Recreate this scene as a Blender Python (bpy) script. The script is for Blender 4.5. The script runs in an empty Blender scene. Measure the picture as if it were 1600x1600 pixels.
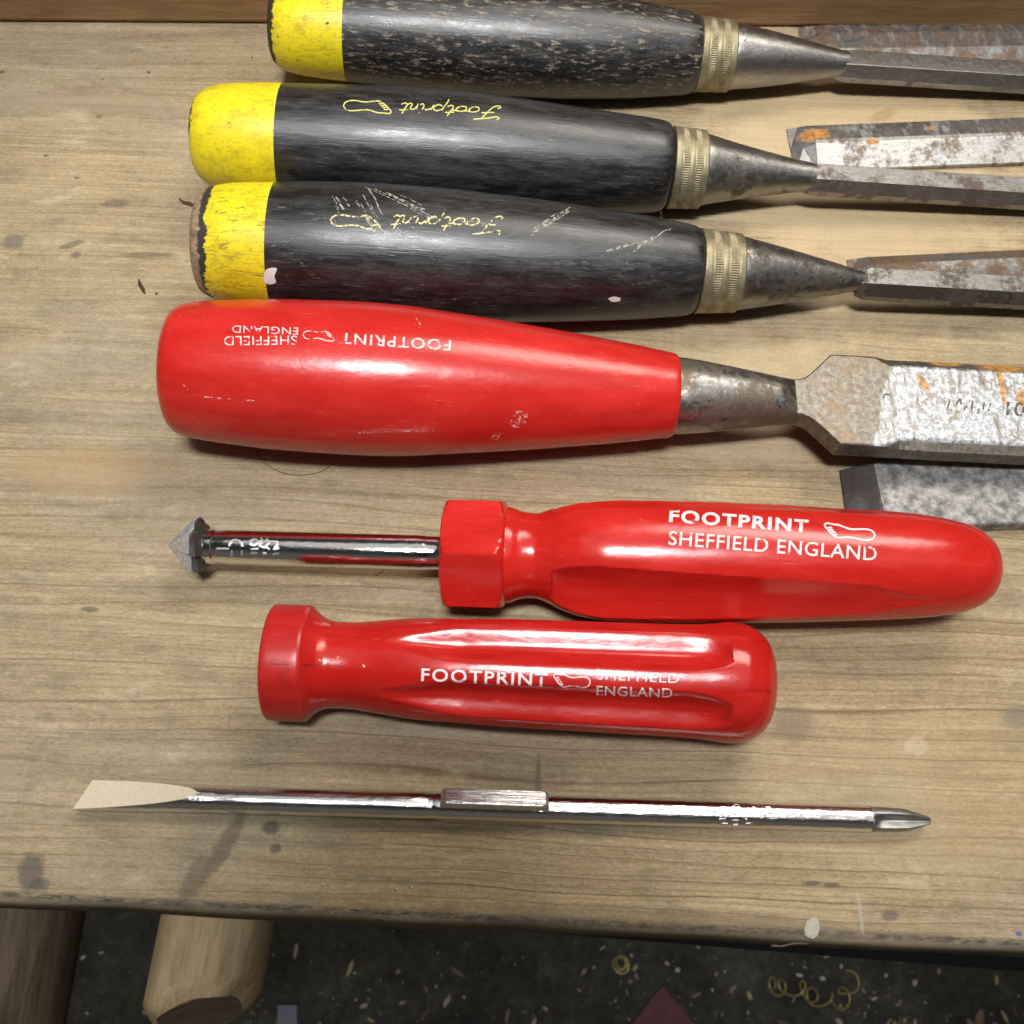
import bpy, bmesh, math, random
from math import sin, cos, tan, pi, radians, sqrt, exp
from mathutils import Vector, Matrix
random.seed(7)
SC = bpy.context.scene
COL = SC.collection

# ------------------------------------------------------------------ camera
TILT = radians(25.0)          # optical axis leans this far forward of straight down
FOV = radians(50.0)
DIST = 0.262                  # metres from lens to bench along the axis
CAM = Vector((0, -DIST * sin(TILT), DIST * cos(TILT)))
cam = bpy.data.cameras.new("camera"); camo = bpy.data.objects.new("camera", cam)
COL.objects.link(camo); SC.camera = camo
camo.location = CAM; camo.rotation_euler = (TILT, 0, 0)
cam.sensor_fit = 'HORIZONTAL'; cam.angle = FOV
cam.clip_start = 0.01; cam.clip_end = 50
cam.dof.use_dof = True; cam.dof.focus_distance = 0.262; cam.dof.aperture_fstop = 40.0

# ------------------------------------------------------------------ world, lamps, exposure
W = bpy.data.worlds.new("World"); SC.world = W; W.use_nodes = True
bg = W.node_tree.nodes["Background"]
# an indoor surround: pale walls all round, dim ceiling, dark floor
_t = W.node_tree; _tc = _t.nodes.new('ShaderNodeTexCoord'); _sp = _t.nodes.new('ShaderNodeSeparateXYZ'); _rp = _t.nodes.new('ShaderNodeValToRGB')
_t.links.new(_tc.outputs['Generated'], _sp.inputs[0]); _mr = _t.nodes.new('ShaderNodeMapRange')
_mr.inputs['From Min'].default_value = -1; _mr.inputs['From Max'].default_value = 1
_t.links.new(_sp.outputs[2], _mr.inputs['Value']); _t.links.new(_mr.outputs[0], _rp.inputs[0])
for _i, (_p, _c) in enumerate([(.30, (.05, .045, .04)), (.52, (.50, .43, .33)), (.72, (.46, .42, .36)), (.90, (.10, .10, .10))]):
    if _i > 1: _rp.color_ramp.elements.new(_p)
    _rp.color_ramp.elements[_i].position = _p; _rp.color_ramp.elements[_i].color = (*_c, 1)
_t.links.new(_rp.outputs[0], bg.inputs[0]); bg.inputs[1].default_value = 0.21

def area(name, loc, target, sx, sy, power, col):
    l = bpy.data.lights.new(name, 'AREA'); l.shape = 'RECTANGLE'; l.size = sx; l.size_y = sy
    l.energy = power; l.color = col
    o = bpy.data.objects.new(name, l); COL.objects.link(o); o.location = loc
    o.rotation_euler = (Vector(target) - Vector(loc)).to_track_quat('-Z', 'Y').to_euler()
    return o
area("bench_lamp", (-0.02, -0.21, 1.05), (-0.01, .15, 0), 0.24, 0.12, 0.88, (0.97, 0.98, 1.0)).data.spread = radians(48)   # beam narrowed to leave the bench front darker
area("back_right_fill", (0.34, 0.46, 0.85), (0.12, 0.10, 0), 0.45, 0.30, 5.0, (1.0, 0.94, 0.84))  # added unseen light, brightens and warms the back right of the bench
area("ceiling_bounce_fill", (0.2, 0.1, 1.9), (0, 0, 0), 2.2, 1.8, 7.0, (1.0, 0.96, 0.9))  # added soft fill in place of light bounced off the ceiling

SC.view_settings.view_transform = 'Standard'; SC.view_settings.look = 'None'
SC.view_settings.exposure = 0.10; SC.view_settings.gamma = 1.0
SC.view_settings.use_curve_mapping = False
SC.cycles.max_bounces = 6; SC.cycles.diffuse_bounces = 3; SC.cycles.glossy_bounces = 4; SC.cycles.caustics_reflective = False; SC.cycles.caustics_refractive = False

# ------------------------------------------------------------------ photograph <-> place
KPX = tan(FOV / 2) / 800.0
RIGHT = Vector((1, 0, 0)); UPV = Vector((0, cos(TILT), sin(TILT))); FWD = Vector((0, sin(TILT), -cos(TILT)))
def ray(px, py):
    return (FWD + RIGHT * ((px - 800) * KPX) + UPV * ((800 - py) * KPX))
def U(px, py, z=0.0):
    d = ray(px, py)
    return CAM + d * ((z - CAM.z) / d.z)
def proj(P):
    v = P - CAM; Z = v.dot(FWD)
    return 800 + v.dot(RIGHT) / Z / KPX, 800 - v.dot(UPV) / Z / KPX, Z

# ------------------------------------------------------------------ shader helper
class NT:
    def __init__(s, name):
        s.m = bpy.data.materials.new(name); s.m.use_nodes = True
        s.t = s.m.node_tree; s.b = s.t.nodes["Principled BSDF"]
        s.out = s.t.nodes["Material Output"]
    def n(s, typ): return s.t.nodes.new(typ)
    def put(s, sock, v):
        if v is None: return
        if isinstance(v, bpy.types.NodeSocket): s.t.links.new(v, sock)
        elif isinstance(v, (tuple, list)):
            v = tuple(v)
            if sock.type == 'RGBA' and len(v) == 3: v = v + (1,)
            sock.default_value = v
        else: sock.default_value = v
    def mm(s):                                   # object coordinates in millimetres
        tc = s.n('ShaderNodeTexCoord')
        v = s.n('ShaderNodeVectorMath'); v.operation = 'SCALE'
        s.put(v.inputs[0], tc.outputs['Object']); v.inputs['Scale'].default_value = 1000
        return v.outputs[0]
    def map(s, vec, loc=(0,0,0), rot=(0,0,0), scale=(1,1,1), typ='POINT'):
        m = s.n('ShaderNodeMapping'); m.vector_type = typ
        s.put(m.inputs[0], vec); m.inputs[1].default_value = loc
        m.inputs[2].default_value = rot; m.inputs[3].default_value = scale
        return m.outputs[0]
    def noise(s, vec, scale=1.0, detail=4, rough=0.55, dist=0.0, out=0):
        m = s.n('ShaderNodeTexNoise'); s.put(m.inputs['Vector'], vec)
        m.inputs['Scale'].default_value = scale; m.inputs['Detail'].default_value = detail
        m.inputs['Roughness'].default_value = rough; m.inputs['Distortion'].default_value = dist
        return m.outputs[out]
    def vor(s, vec, scale=1.0, feat='F1', out='Distance'):
        m = s.n('ShaderNodeTexVoronoi'); m.feature = feat
        s.put(m.inputs['Vector'], vec); m.inputs['Scale'].default_value = scale
        return m.outputs[out]
    def wave(s, vec, scale, dist=0, detail=2, dscale=1, axis='Y'):
        m = s.n('ShaderNodeTexWave'); m.bands_direction = axis
        s.put(m.inputs['Vector'], vec); m.inputs['Scale'].default_value = scale
        m.inputs['Distortion'].default_value = dist; m.inputs['Detail'].default_value = detail
        m.inputs['Detail Scale'].default_value = dscale
        return m.outputs['Fac']
    def ma(s, op, a, b=None, c=None, clamp=False):
        m = s.n('ShaderNodeMath'); m.operation = op; m.use_clamp = clamp
        s.put(m.inputs[0], a); s.put(m.inputs[1], b); s.put(m.inputs[2], c)
        return m.outputs[0]
    def step(s, v, a, b):                        # a->0, b->1 smooth
        m = s.n('ShaderNodeMapRange'); m.interpolation_type = 'SMOOTHSTEP'
        s.put(m.inputs['Value'], v)
        lo, hi, t0, t1 = (a, b, 0, 1) if a < b else (b, a, 1, 0)
        m.inputs['From Min'].default_value = lo; m.inputs['From Max'].default_value = hi
        m.inputs['To Min'].default_value = t0; m.inputs['To Max'].default_value = t1
        return m.outputs[0]
    def mix(s, f, a, b, mode='MIX'):
        m = s.n('ShaderNodeMix'); m.data_type = 'RGBA'; m.blend_type = mode
        s.put(m.inputs[0], f); s.put(m.inputs[6], a); s.put(m.inputs[7], b)
        return m.outputs[2]
    def fmix(s, f, a, b):
        m = s.n('ShaderNodeMix'); m.data_type = 'FLOAT'
        s.put(m.inputs[0], f); s.put(m.inputs[2], a); s.put(m.inputs[3], b)
        return m.outputs[0]
    def sep(s, vec):
        m = s.n('ShaderNodeSeparateXYZ'); s.put(m.inputs[0], vec); return m.outputs
    def ramp(s, f, stops):
        m = s.n('ShaderNodeValToRGB'); s.put(m.inputs[0], f)
        e = m.color_ramp.elements
        while len(e) < len(stops): e.new(0.5)
        for i, (p, c) in enumerate(stops):
            e[i].position = p; e[i].color = tuple(c) + (1,) if len(c) == 3 else c
        return m.outputs[0]
    def bump(s, h, strength, dist_mm, prev=None):
        m = s.n('ShaderNodeBump'); s.put(m.inputs['Height'], h)
        m.inputs['Strength'].default_value = strength; m.inputs['Distance'].default_value = dist_mm / 1000
        s.put(m.inputs['Normal'], prev)
        return m.outputs[0]
    def blob(s, vec, cx, cy, rx, ry, rot, nz, amt=0.5):   # a stain with its own shape, mm in the object's xy
        v = s.map(vec, loc=(cx, cy, 0), rot=(0, 0, rot), scale=(rx, ry, 1e6), typ='TEXTURE')
        l = s.n('ShaderNodeVectorMath'); l.operation = 'LENGTH'; s.put(l.inputs[0], v)
        d = s.ma('ADD', l.outputs['Value'], s.ma('MULTIPLY', s.ma('SUBTRACT', nz, 0.5), amt))
        return s.step(d, 1.15, 0.55)
    def fin(s, col=None, rough=None, metal=None, normal=None, **kw):
        s.put(s.b.inputs['Base Color'], col); s.put(s.b.inputs['Roughness'], rough)
        s.put(s.b.inputs['Metallic'], metal); s.put(s.b.inputs['Normal'], normal)
        for k, v in kw.items(): s.put(s.b.inputs[k.replace('_', ' ')], v)
        return s.m

# ------------------------------------------------------------------ mesh helpers
def obj(name, verts, faces, mat, parent=None, smooth=True, sharp=None):
    me = bpy.data.meshes.new(name); me.from_pydata([tuple(v) for v in verts], [], faces); me.validate()
    bm = bmesh.new(); bm.from_mesh(me); bmesh.ops.recalc_face_normals(bm, faces=bm.faces)
    if sharp is not None:
        for e in bm.edges:
            e.smooth = not (len(e.link_faces) == 2 and e.calc_face_angle(0) > radians(sharp))
    bm.to_mesh(me); bm.free()
    for p in me.polygons: p.use_smooth = smooth
    if mat: me.materials.append(mat)
    o = bpy.data.objects.new(name, me); COL.objects.link(o)
    if parent: o.parent = parent
    return o
def empty(name, mat4, label, cat, group=None, kind=None):
    o = bpy.data.objects.new(name, None); COL.objects.link(o); o.matrix_world = mat4
    o.empty_display_size = 0.02
    tag(o, label, cat, group, kind); return o
def tag(o, label=None, cat=None, group=None, kind=None):
    if label: o["label"] = label
    if cat: o["category"] = cat
    if group: o["group"] = group
    if kind: o["kind"] = kind
    return o
def bevel(o, w, seg=2, ang=30):
    m = o.modifiers.new("bevel", 'BEVEL'); m.width = w; m.segments = seg; m.limit_method = 'ANGLE'; m.angle_limit = radians(ang)
    return o
def hermite(pts, n):
    """smooth monotone-ish resampling of (x, y...) points by x"""
    out = []
    m = len(pts)
    def slope(i):
        if i == 0 or i == m - 1: return None
        a, b, c = pts[i-1], pts[i], pts[i+1]
        d0 = (b[1]-a[1]) / max(b[0]-a[0], 1e-9); d1 = (c[1]-b[1]) / max(c[0]-b[0], 1e-9)
        if d0 * d1 <= 0: return 0.0
        return 2 * d0 * d1 / (d0 + d1)
    sl = [slope(i) for i in range(m)]
    sl[0] = (pts[1][1]-pts[0][1]) / max(pts[1][0]-pts[0][0], 1e-9)
    sl[-1] = (pts[-1][1]-pts[-2][1]) / max(pts[-1][0]-pts[-2][0], 1e-9)
    for i in range(m - 1):
        h = pts[i+1][0] - pts[i][0]
        k = n if h > 8 else max(2, n // 2)
        for j in range(k):
            t = j / k
            y = ((2*t**3-3*t*t+1)*pts[i][1] + (t**3-2*t*t+t)*h*sl[i] + (-2*t**3+3*t*t)*pts[i+1][1] + (t**3-t*t)*h*sl[i+1])
            out.append((pts[i][0] + t*h, y))
    out.append(tuple(pts[-1]))
    return out
def smooth_path(pts, step):
    """Catmull-Rom through 2D points, resampled"""
    out = []
    P = [pts[0]] + list(pts) + [pts[-1]]
    for i in range(1, len(P) - 2):
        p0, p1, p2, p3 = P[i-1], P[i], P[i+1], P[i+2]
        L = math.dist(p1, p2); k = max(1, int(L / step))
        for j in range(k):
            t = j / k
            out.append(tuple(0.5*((2*p1[a]) + (-p0[a]+p2[a])*t + (2*p0[a]-5*p1[a]+4*p2[a]-p3[a])*t*t + (-p0[a]+3*p1[a]-3*p2[a]+p3[a])*t**3) for a in (0, 1)))
    out.append(tuple(pts[-1]))
    return out

class Axis:
    """A turned tool lying on the bench: axis seen from p0 to p1, half widths prof=[(x, half)] as seen,
    drop = fall of the axis per unit length, rest = profile used for contact with the bench."""
    def __init__(s, p0, p1, prof, drop, lift=0.0):
        z0 = 0.014
        for _ in range(8):
            A = U(p0[0], p0[1], z0)
            L = (U(p1[0], p1[1], z0) - A).length
            B = U(p1[0], p1[1], z0 - drop * L)
            s.A, s.B = A, B; s.d = (B - A).normalized()
            clear = min((A + s.d * s.S(x)).z - s.R(x, h) for x, h in prof)
            z0 -= clear - lift
        s.ey = Vector((0, 0, 1)).cross(s.d).normalized(); s.ez = s.d.cross(s.ey).normalized()
        M = Matrix.Identity(4)
        for i in range(3):
            M[i][0] = s.d[i]; M[i][1] = s.ey[i]; M[i][2] = s.ez[i]; M[i][3] = s.A[i]
        s.M = M; s.MI = M.inverted()
        s.camL = s.MI @ CAM
        s.rf = None
    def S(s, px):
        """distance along the axis at picture column px"""
        # (A + s d - C).RIGHT / (..).FWD = u
        u = (px - 800) * KPX
        a = s.A - CAM
        return (u * a.dot(FWD) - a.dot(RIGHT)) / (s.d.dot(RIGHT) - u * s.d.dot(FWD))
    def R(s, px, half):
        P = s.A + s.d * s.S(px); x, y, Z = proj(P)
        return half * KPX * Z * cos(math.atan((800 - y) * KPX))
    def prof(s, pts, n=5):
        q = [(s.S(x), s.R(x, h)) for x, h in hermite(pts, n)]
        return q
    def viewang(s, px):
        """angle (about the axis, from local +y to +z) that faces the lens at column px"""
        v = s.camL - Vector((s.S(px), 0, 0))
        return math.atan2(v.z, v.y)
    def hit(s, px, py, eps=0.0):
        """point on the surface under picture point"""
        d = (s.MI.to_3x3() @ ray(px, py)).normalized(); o = s.camL
        # closest approach to axis
        t = -(o.y*d.y + o.z*d.z) / (d.y*d.y + d.z*d.z)
        def f(t):
            p = o + d*t
            return math.hypot(p.y, p.z) - s.rf(p.x, math.atan2(p.z, p.y))
        a, b = t - 0.05, t
        if f(b) > 0:
            p = o + d*b
        else:
            for _ in range(26):
                m = (a + b) / 2
                if f(m) > 0: a = m
                else: b = m
            p = o + d*a
        r = math.hypot(p.y, p.z); k = (r + eps) / max(r, 1e-9)
        return Vector((p.x, p.y*k, p.z*k))

def interp(q):
    def f(x):
        if x <= q[0][0]: return q[0][1]
        if x >= q[-1][0]: return q[-1][1]
        lo, hi = 0, len(q) - 1
        while hi - lo > 1:
            m = (lo + hi) // 2
            if q[m][0] <= x: lo = m
            else: hi = m
        h = q[hi][0] - q[lo][0]
        return q[lo][1] + (q[hi][1]-q[lo][1]) * (x - q[lo][0]) / max(h, 1e-12)
    return f
def lathe(name, q, mat, parent, seg=96, mod=None, cap=True, sharp=35, smooth=True):
    """q = [(s, r)], mod(s, theta, r) -> r"""
    V = []; F = []
    for s_, r in q:
        for j in range(seg):
            th = 2*pi*j/seg
            rr = mod(s_, th, r) if mod else r
            V.append((s_, rr*cos(th), rr*sin(th)))
    for i in range(len(q)-1):
        for j in range(seg):
            a = i*seg + j; b = i*seg + (j+1) % seg
            F.append((a, b, b+seg, a+seg))
    if cap:
        F.append(tuple(range(seg))); F.append(tuple(range((len(q)-1)*seg, len(q)*seg)))
    return obj(name, V, F, mat, parent, smooth, sharp)

def ribbon_px(strokes, width, step=1.2):
    """strokes in picture points -> 2D mesh (verts, faces)"""
    V = []; F = []
    for st in strokes:
        w = width
        pts = smooth_path(st, step)
        base = len(V); n = len(pts)
        for i, p in enumerate(pts):
            a = pts[max(0, i-1)]; b = pts[min(n-1, i+1)]
            dx, dy = b[0]-a[0], b[1]-a[1]; L = math.hypot(dx, dy) or 1
            nx, ny = -dy/L*w/2, dx/L*w/2
            V += [(p[0]+nx, p[1]+ny), (p[0]-nx, p[1]-ny)]
        for i in range(n-1):
            k = base + 2*i
            F.append((k, k+1, k+3, k+2))
    return V, F
def on_surface(name, V2, F, ax, mat, parent, eps=0.00008, raised=False):
    V = [ax.hit(x, y, eps) for x, y in V2]
    F = list(F)
    if raised:
        n = len(V); V = V + [ax.hit(x, y, -0.0001) for x, y in V2]
        cnt = {}
        for f in F:
            for i in range(len(f)):
                e = (f[i], f[(i+1) % len(f)]); k = tuple(sorted(e)); cnt.setdefault(k, []).append(e)
        for k, es in cnt.items():
            if len(es) == 1:
                a, b = es[0]; F.append((b, a, a+n, b+n))
    return obj(name, V, F, mat, parent, True, 40 if raised else None)
def text2d(txt, bold=0.0, space=1.0):
    cu = bpy.data.curves.new("txt", 'FONT'); cu.body = txt; cu.size = 1.0; cu.offset = bold; cu.resolution_u = 4; cu.space_character = space
    o = bpy.data.objects.new("txt", cu); COL.objects.link(o)
    bpy.context.view_layer.update()
    me = bpy.data.meshes.new_from_object(o.evaluated_get(bpy.context.evaluated_depsgraph_get()))
    bpy.data.objects.remove(o); bpy.data.curves.remove(cu)
    bm = bmesh.new(); bm.from_mesh(me); bpy.data.meshes.remove(me)
    bmesh.ops.remove_doubles(bm, verts=bm.verts, dist=1e-5)
    bmesh.ops.triangulate(bm, faces=bm.faces)
    for _ in range(3):
        es = [e for e in bm.edges if e.calc_length() > 0.16]
        if not es: break
        bmesh.ops.subdivide_edges(bm, edges=es, cuts=1, use_grid_fill=False)
        bmesh.ops.triangulate(bm, faces=bm.faces)
    bm.verts.index_update()
    V = [(v.co.x, v.co.y) for v in bm.verts]; F = [tuple(v.index for v in f.verts) for f in bm.faces]
    bm.free()
    x0 = min(v[0] for v in V); x1 = max(v[0] for v in V); y0 = min(v[1] for v in V); y1 = max(v[1] for v in V)
    return [((v[0]-x0)/(x1-x0), (v[1]-y0)/(y1-y0)) for v in V], F
def place2d(V, p_bl, p_br, height):
    """unit box -> picture: p_bl baseline start, p_br baseline end in reading direction; height px upward in reading frame"""
    ux, uy = p_br[0]-p_bl[0], p_br[1]-p_bl[1]; L = math.hypot(ux, uy)
    nx, ny = uy/L*height, -ux/L*height         # reading 'up'
    return [(p_bl[0] + ux*x + nx*y, p_bl[1] + uy*x + ny*y) for x, y in V]

FOOT = [[(0.02,.34),(.0,.42),(.05,.47),(.16,.45),(.27,.44),(.36,.40),(.44,.36),(.55,.34),(.70,.36),(.85,.37),(.95,.32),(1.0,.21),(.96,.09),(.86,.03),(.74,.03),(.60,.07),(.45,.07),(.32,.04),(.25,.05),(.20,.09),(.15,.14),(.10,.21),(.06,.28),(.02,.34)],
        [(.05,.31),(.10,.34),(.15,.33)],[(.09,.24),(.14,.27),(.18,.26)],[(.13,.18),(.18,.21),(.22,.19)],[(.18,.12),(.23,.14),(.26,.11)]]
# joined-up hand, slanting, unit box about 1 x .5
SCRIPT = [
 [(.03,.44),(.01,.38),(.05,.36),(.12,.40),(.20,.43),(.27,.45)],                      # bar of F
 [(.19,.43),(.15,.30),(.10,.16),(.06,.08),(.01,.06),(.0,.11),(.03,.13)], [(.06,.24),(.12,.25),(.19,.27)],
 [(.29,.26),(.25,.25),(.22,.20),(.22,.14),(.26,.12),(.31,.17),(.32,.23),(.29,.26),(.33,.24),(.36,.24)],
 [(.42,.26),(.38,.25),(.35,.20),(.35,.14),(.39,.12),(.44,.17),(.45,.23),(.42,.26),(.46,.24),(.49,.25)],
 [(.54,.40),(.51,.28),(.48,.16),(.50,.11),(.54,.15)], [(.47,.29),(.56,.31)],
 [(.60,.26),(.57,.14),(.54,.02),(.53,-.05)], [(.60,.22),(.64,.27),(.68,.24),(.67,.16),(.63,.11),(.59,.14)],
 [(.71,.26),(.69,.18),(.68,.12)], [(.71,.21),(.75,.27),(.77,.24)],
 [(.80,.26),(.78,.17),(.79,.11),(.82,.14)], [(.82,.34),(.825,.36)],
 [(.86,.26),(.84,.12)], [(.85,.19),(.89,.27),(.92,.24),(.90,.14),(.92,.11),(.95,.15)],
 [(1.0,.40),(.98,.28),(.95,.16),(.97,.11),(1.01,.15)], [(.94,.29),(1.03,.31)]]

# ------------------------------------------------------------------ bench frame
F0 = U(0, 1401); F1 = U(1600, 1477)
BX = (F1 - F0).normalized(); BY = Vector((-BX.y, BX.x, 0)); BO = (F0 + F1) / 2
BM = Matrix.Identity(4)
for i in range(3):
    BM[i][0] = BX[i]; BM[i][1] = BY[i]; BM[i][2] = (0, 0, 1)[i]; BM[i][3] = BO[i]
BMI = BM.inverted()
def bmm(px, py):
    p = BMI @ U(px, py); return p.x*1000, p.y*1000

# ------------------------------------------------------------------ materials
def m_bench():
    t = NT("bench_pine"); p = t.mm()
    x, y, z = t.sep(p)[0:3]
    warp = t.noise(t.map(p, scale=(.0045, .012, .02)), 1.0, 2, .5)
    warp2 = t.noise(t.map(p, scale=(.025, .05, .05)), 1.0, 3, .55)
    yw = t.ma('ADD', y, t.ma('ADD', t.ma('MULTIPLY', warp, 13.0), t.ma('MULTIPLY', warp2, 2.2)))
    cv = t.n('ShaderNodeCombineXYZ'); t.put(cv.inputs[0], t.ma('MULTIPLY', x, 0.02)); t.put(cv.inputs[1], yw); t.put(cv.inputs[2], 0.0)
    uneven = t.noise(t.map(cv.outputs[0], scale=(.2, .055, 1)), 1.0, 2, .5)
    def rings(pitch, k, lo, hi):
        u = t.ma('ADD', t.ma('DIVIDE', yw, pitch), t.ma('MULTIPLY', uneven, k))
        fr = t.ma('FRACT', u)
        wn = t.n('ShaderNodeTexWhiteNoise'); wn.noise_dimensions = '1D'; t.put(wn.inputs['W'], t.ma('FLOOR', u))
        return t.ma('MULTIPLY', t.ma('MULTIPLY', t.step(fr, lo, hi), t.step(fr, 1.0, .965)), t.fmix(wn.outputs[0], .30, 1.0))
    line = rings(3.3, 6.0, .80, .955)
    line2 = rings(1.25, 9.0, .45, .9)
    ringf = t.noise(t.map(cv.outputs[0], loc=(9, 4, 0), scale=(.5, .30, 1)), 1.0, 3, .55)
    streak = t.noise(t.map(p, scale=(.028, .5, 1)), 1.0, 4, .6)
    fibre = t.noise(t.map(p, scale=(.30, .95, 1)), 1.0, 6, .80)
    fibre2 = t.noise(t.map(p, loc=(50, 3, 0), scale=(.9, 2.2, 1)), 1.0, 5, .8)
    blot = t.noise(t.map(p, scale=(.014, .028, .03)), 1.0, 5, .6)
    blot2 = t.noise(t.map(p, loc=(80, 20, 0), scale=(.05, .12, .1)), 1.0, 6, .68)
    grit = t.noise(t.map(p, scale=(.7, 1.2, 1)), 1.5, 5, .85)
    g = t.ma('ADD', t.ma('MULTIPLY', ringf, .30), t.ma('ADD', t.ma('MULTIPLY', streak, .30), t.ma('MULTIPLY', fibre, .40)))
    g = t.ma('ADD', g, t.ma('MULTIPLY', t.ma('SUBTRACT', fibre2, .5), .62))
    c = t.ramp(g, [(.30, (.185, .122, .056)), (.43, (.315, .226, .117)), (.54, (.435, .327, .184)), (.70, (.58, .46, .283))])
    lf = t.step(y, 230, 90)
    lv = t.ma('MULTIPLY', t.step(streak, .22, .46), t.step(grit, .26, .48))
    c = t.mix(t.ma('MULTIPLY', t.ma('MULTIPLY', line, lv), t.ma('ADD', .50, t.ma('MULTIPLY', lf, .50)), clamp=True), c, (.165, .098, .042))
    c = t.mix(t.ma('MULTIPLY', t.ma('MULTIPLY', line2, lv), .46), c, (.19, .128, .062))
    # grey film of age and dirt
    grey = t.mix(t.ma('MULTIPLY', t.ma('SUBTRACT', g, .28), 1.9), (.19, .155, .098), (.56, .485, .335))
    lft = t.step(x, 40, -120)
    gf = t.ma('ADD', t.ma('MULTIPLY', t.step(blot, .42, .66), .52), t.ma('MULTIPLY', lft, .26), clamp=True)
    c = t.mix(gf, c, grey)
    c = t.mix(t.ma('MULTIPLY', t.step(blot2, .50, .70), .75), c, t.mix(.60, c, (.14, .115, .08)))
    dirt = t.noise(t.map(p, loc=(11, 70, 0), scale=(.11, .24, .2)), 1.0, 6, .74)
    c = t.mix(t.ma('MULTIPLY', t.step(dirt, .54, .72), .55), c, (.17, .145, .105))
    nick = t.noise(t.map(p, loc=(5, 33, 0), rot=(0, 0, .9), scale=(.9, .07, .3)), 1.0, 3, .6)
    c = t.mix(t.ma('MULTIPLY', t.step(nick, .69, .75), .45), c, (.15, .12, .085))
    c = t.mix(t.ma('MULTIPLY', t.step(blot2, .44, .30), .45), c, (.62, .52, .35))
    # warm lighter patch between the chisels at the far right
    nz = t.noise(p, .12, 4, .6)
    def st(px, py, rx, ry, rot, col, amt, rag=.6, big=False):
        nonlocal c
        cx, cy = bmm(px, py)
        m = t.blob(p, cx, cy, rx, ry, rot, nz_b if big else nz_s, rag)
        c = t.mix(t.ma('MULTIPLY', m, amt), c, col)
    nz_s = t.noise(p, .55, 4, .6); nz_b = nz
    st(1330, 250, 46, 60, 0, (.60, .45, .26), .60, 1.2, True)
    st(1180, 620, 40, 22, 0, (.54, .43, .27), .50, 1.2, True)
    st(140, 735, 24, 7, .03, (.42, .27, .14), .50, 1.3, True)
    st(1480, 1250, 46, 20, 0, (.50, .365, .20), .30, 1.3, True)
    st(740, 1138, 20, 2.4, .05, (.50, .47, .41), .24, 2.2, True)
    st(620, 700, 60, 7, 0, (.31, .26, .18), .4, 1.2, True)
    st(1050, 1440, 60, 2.6, 0, (.16, .12, .075), .45, 1.4, True)
    st(110, 160, 38, 5, -.04, (.33, .255, .175), .45, 1.3, True)
    dk = (.050, .043, .037)
    st(424, 1293, 2.1, 1.7, 0, dk, .70); st(430, 1326, 1.4, 1.1, 0, dk, .62)
    st(352, 1320, 2.0, 9, -.42, (.10, .078, .055), .62)
    st(305, 1372, 2.4, 6, -.3, (.10, .078, .055), .55)
    st(48, 1362, 3.2, 4.4, .2, (.075, .066, .06), .72); st(62, 1382, 2.4, 1.6, 0, dk, .5)
    st(180, 318, 4.5, 1.6, .1, (.11, .09, .07), .6); st(20, 378, 3.4, 3.0, .3, (.12, .10, .085), .65)
    st(112, 382, 4.0, 1.2, .45, (.10, .085, .07), .65); st(118, 398, 1.8, 1.1, .3, (.07, .065, .07), .6)
    st(230, 398, 8, 1.0, .06, (.14, .105, .065), .6); st(140, 952, 2.6, .8, 0, (.09, .07, .05), .7)
    st(72, 243, 1.0, .5, .3, dk, .7); st(232, 113, .7, .6, 0, dk, .8); st(3, 113, .9, .8, 0, dk, .7)
    st(120, 278, .9, .5, 0, dk, .7); st(160, 124, .5, .4, 0, dk, .7); st(394, 90, .5, .6, 0, dk, .7)
    st(155, 182, 1.2, 1.2, 0, (.17, .11, .06), .6)
    st(1270, 1380, 2.6, .5, .05, dk, .7); st(1300, 1383, 2.0, .5, 0, dk, .7); st(1390, 1430, 2.0, 1.3, .1, (.10, .08, .07), .65)
    st(1345, 1430, .5, 5, .05, (.44, .40, .33), .55); st(1592, 1459, .8, .5, 0, (.06, .08, .30), .8)
    st(840, 1235, .8, 9, 0, (.12, .09, .055), .6); st(1240, 1130, 5, 5, .2, (.16, .125, .075), .55)
    st(1430, 1165, 3.2, 2.4, .4, (.62, .52, .38), .35, 1.6); st(1590, 1120, 4, 3, .4, (.20, .175, .14), .6)
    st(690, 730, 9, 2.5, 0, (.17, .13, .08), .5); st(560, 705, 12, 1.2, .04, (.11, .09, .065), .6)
    st(1380, 180, 5, 2.2, .5, (.36, .22, .10), .6)
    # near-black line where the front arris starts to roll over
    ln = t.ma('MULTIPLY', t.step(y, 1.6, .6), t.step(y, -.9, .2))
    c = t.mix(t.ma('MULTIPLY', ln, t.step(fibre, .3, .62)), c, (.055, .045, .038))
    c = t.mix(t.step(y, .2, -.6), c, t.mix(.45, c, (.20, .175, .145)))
    c = t.mix(t.ma('MULTIPLY', t.step(grit, .56, .72), .55), c, (.10, .072, .043))
    c = t.mix(t.ma('MULTIPLY', t.step(grit, .42, .28), .42), c, (.56, .46, .31))
    nrm = t.bump(t.ma('ADD', fibre, t.ma('MULTIPLY', grit, .4)), .55, .20)
    return t.fin(c, t.fmix(fibre, .52, .72), None, nrm, Specular_IOR_Level=.35)

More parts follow.
